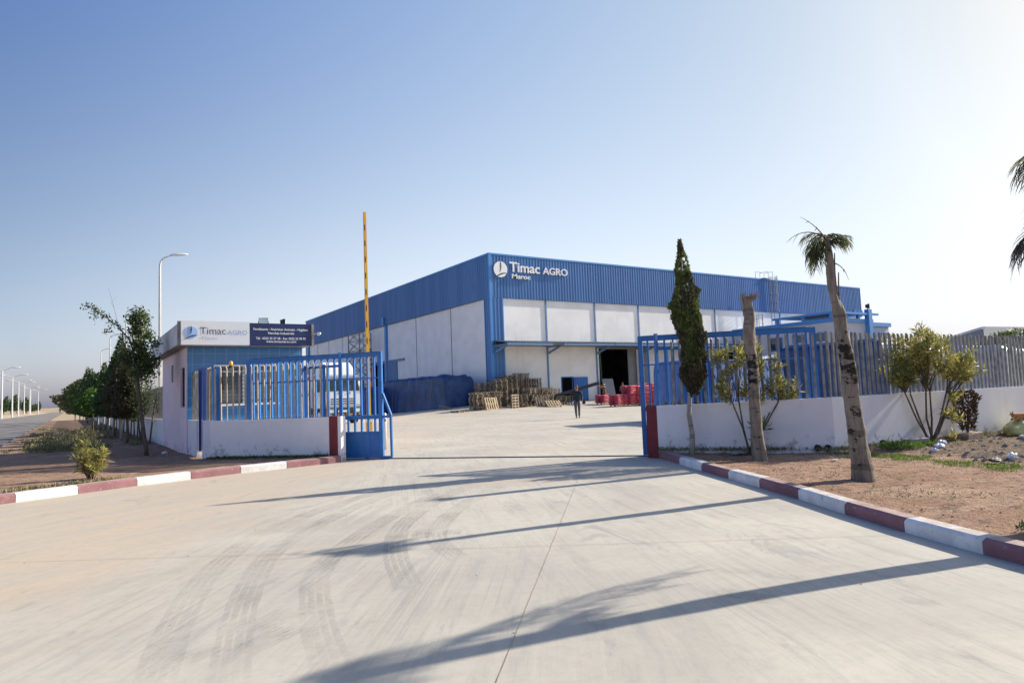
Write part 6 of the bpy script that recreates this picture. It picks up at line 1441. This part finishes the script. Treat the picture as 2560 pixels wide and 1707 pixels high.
# litter and objects ------------------------------------------------------
def crumple(name, label, cat, c, s, mat, seed, grp=None, n=16, m=10, amp=.38, sm=False):
    mb = MB(); mb.ball((0, 0, 0), 1, n, m); r = random.Random(seed)
    mb.v = [tuple(Vector(v)*(1+amp*fnoise(v[0]*2.2+seed, v[1]*2.2, v[2]*2.2)+amp*.42*fnoise(v[0]*6, v[1]*6+seed, v[2]*6))) for v in mb.v]
    mb.v = [(v[0]*s[0], v[1]*s[1], v[2]*s[2]) for v in mb.v]
    o = mb.build(name, mat, None, smooth=sm); o.location = c; return tag(o, label, cat, grp)
crumple('plastic_bag', 'crumpled white plastic bag lying on the dark earth at the right edge', 'plastic bag', (12.55, 4.88, .17), (.09, .065, .06), 'plastic_white', 1)
crumple('plastic_bag', 'lilac and white plastic scrap under the big oleander', 'litter', (14.35, 6.75, .19), (.10, .07, .05), 'plastic_lilac', 2)
crumple('plastic_bag', 'pale crumpled litter heap left of the lilac scrap', 'litter', (13.8, 6.55, .17), (.12, .09, .05), 'plastic_white', 3)
crumple('plastic_bag', 'small pinkish litter lump on the earth below the grass tuft', 'litter', (13.0, 6.25, .17), (.06, .05, .04), 'plastic_white', 4)
crumple('plastic_bag', 'dark crumpled litter among the rubble left of the white bag', 'litter', (12.1, 4.95, .15), (.13, .07, .035), 'dark_steel', 5)
crumple('plastic_bag', 'pale litter on the earth before the yellow sack', 'litter', (16.6, 6.2, .18), (.12, .1, .04), 'plastic_white', 6)
crumple('plastic_bag', 'blue grey plastic sheet crumpled by the wall foot behind the stump palm', 'litter', (10.95, 8.9, .15), (.2, .09, .03), 'far_grey', 7)
pc = thing('paper', 'small white paper card lying on the red soil between the two palms', 'paper', (10.9, 6.85, .14)); mb = MB(); mb.box(-.06, -.04, -.003, .06, .04, .006); q = mb.build('card', 'paper', pc, local=True); q.rotation_euler = (0.05, .06, .5)
crumple('stone', 'small white stone on the soil at the foot of the broadleaf tree', 'stone', (2.35, 22.2, .13), (.07, .06, .045), 'plastic_white', 8)
def block(label, c, s, rz, mat):
    mb = MB(); mb.box(-s[0]/2, -s[1]/2, 0, s[0]/2, s[1]/2, s[2]); o = mb.build('concrete_block', mat, None); o.location = c; o.rotation_euler = (.04, -.05, rz); b = o.modifiers.new('b', 'BEVEL'); b.width = .012; b.segments = 2; return tag(o, label, 'block')
block('grey concrete block lying at the wall foot left of the big oleander', (13.95, 7.03, .13), (.42, .2, .16), rad(-25), 'grey_concrete')
block('tan block under the dead brown shrub', (15.95, 6.93, .12), (.55, .22, .16), rad(-6), 'block_tan')
for i, (x, y, lb) in enumerate([(12.085, 7.935, 'left of the two black pipe ends low in the right wall'), (12.185, 7.79, 'right of the two black pipe ends, nearest the wall corner'), (13.63, 7.538, 'single black pipe end low in the wall right of the corner')]):
    dv = Vector((-.82, -.57, 0)) if i < 2 else Vector((-.1, -.99, 0)); c = Vector((x, y, .20))
    t = thing('pipe_end', lb, 'pipe', tuple(c), 0, 'black pipe ends in the right wall'); mb = MB(); mb.tube([c-dv*.05, c+dv*.05], .065, 16); mb.build('pipe', 'black', t)
# yellow sack and the cat on it
sk = crumple('yellow_sack', 'bulging yellow green sack lying by the right wall at the picture edge', 'sack', (17.75, 6.62, .24), (.66, .34, .25), 'sack_yellow', 11, None, 40, 24, .20, True)
ct = thing('cat', 'orange and white cat crouching on top of the yellow sack', 'cat', (17.45, 6.62, .455), rad(-20))
# crouching: legs folded under, head low and turned to the drive; local -x is forward
N = dict(bel=(.04, 0, .085, (.078, .075)), rump=(.135, 0, .085, (.075, .078)), sho=(-.055, 0, .09, (.066, .07)), nk=(-.105, 0, .125, .045), hd=(-.15, 0, .150, (.046, .044)), mz=(-.185, 0, .137, .022),
         fl=(-.085, .045, .04, .024), fp=(-.14, .045, .012, .018), fr=(-.085, -.045, .04, .024), fq=(-.14, -.045, .012, .018), h1=(.12, .07, .05, .042), h2=(.06, .085, .014, .022), h3=(.12, -.07, .05, .042), h4=(.06, -.085, .014, .022), t1=(.205, .0, .04, .018), t2=(.235, -.07, .02, .016), t3=(.16, -.14, .012, .014))
skin_me(N, [('bel', 'rump'), ('bel', 'sho'), ('sho', 'nk'), ('nk', 'hd'), ('hd', 'mz'), ('sho', 'fl'), ('fl', 'fp'), ('sho', 'fr'), ('fr', 'fq'), ('rump', 'h1'), ('h1', 'h2'), ('rump', 'h3'), ('h3', 'h4'), ('rump', 't1'), ('t1', 't2'), ('t2', 't3')], 'body', 'cat_orange', ct, 2)
for sd in (-1, 1):
    mb = MB(); mb.add([(-.158, sd*.014, .178), (-.135, sd*.020, .180), (-.145, sd*.042, .172), (-.148, sd*.034, .218)], [(0, 1, 3), (1, 2, 3), (2, 0, 3), (0, 2, 1)]); mb.build('ear', 'cat_orange', ct, local=True)
mb = MB(); mb.ball((-.085, 0, .075), .047, 12, 8, sc=(.9, 1.05, 1.0)); mb.build('white_chest', 'cat_white', ct, local=True, smooth=True)
mb = MB(); mb.ball((-.186, 0, .132), .018, 8, 6, sc=(1, 1.3, .9)); mb.build('white_muzzle', 'cat_white', ct, local=True, smooth=True)

# plastic sheet and rags by the tarpaulin
for i, (x, y, sx, sy, m, lb) in enumerate([(25.6, 49.2, 1.3, .5, 'grey_wrap', 'crumpled grey plastic sheeting on the ground left of the navy tarpaulin foot'), (27.2, 47.2, .9, .3, 'tarp_blue', 'blue plastic scrap at the foot of the navy tarpaulin')]):
    crumple('plastic_sheet', lb, 'plastic sheet', (x, y, .2), (sx, sy, .16), m, 20+i)
crumple('rag_heap', 'lilac grey rags in front of the dark side door', 'rags', (36.3, 46.1, .45), (.45, .3, .22), 'plastic_lilac', 25)
crumple('rag_heap', 'white plastic bag beside the rags at the right end of the pallet pile', 'rags', (36.9, 46.5, .48), (.3, .25, .22), 'plastic_white', 26)
# white slatted frame behind the roadside fence
WFm = thing('white_frame', 'white steel rail frame seen behind the grey pickets left of the guardhouse', 'frame', (4.4, 33, 0))
mb = MB()
for i in range(5): mb.box(4.0+i*.28, 33, 0, 4.06+i*.28, 33.06, 3.3)
for z in (2.3, 2.9, 3.25): mb.box(4.0, 33.06, z, 5.2, 33.1, z+.07)
mb.build('rails', 'lamp_head', WFm)
for o in list(bpy.data.meshes):
    if o.users == 0: bpy.data.meshes.remove(o)
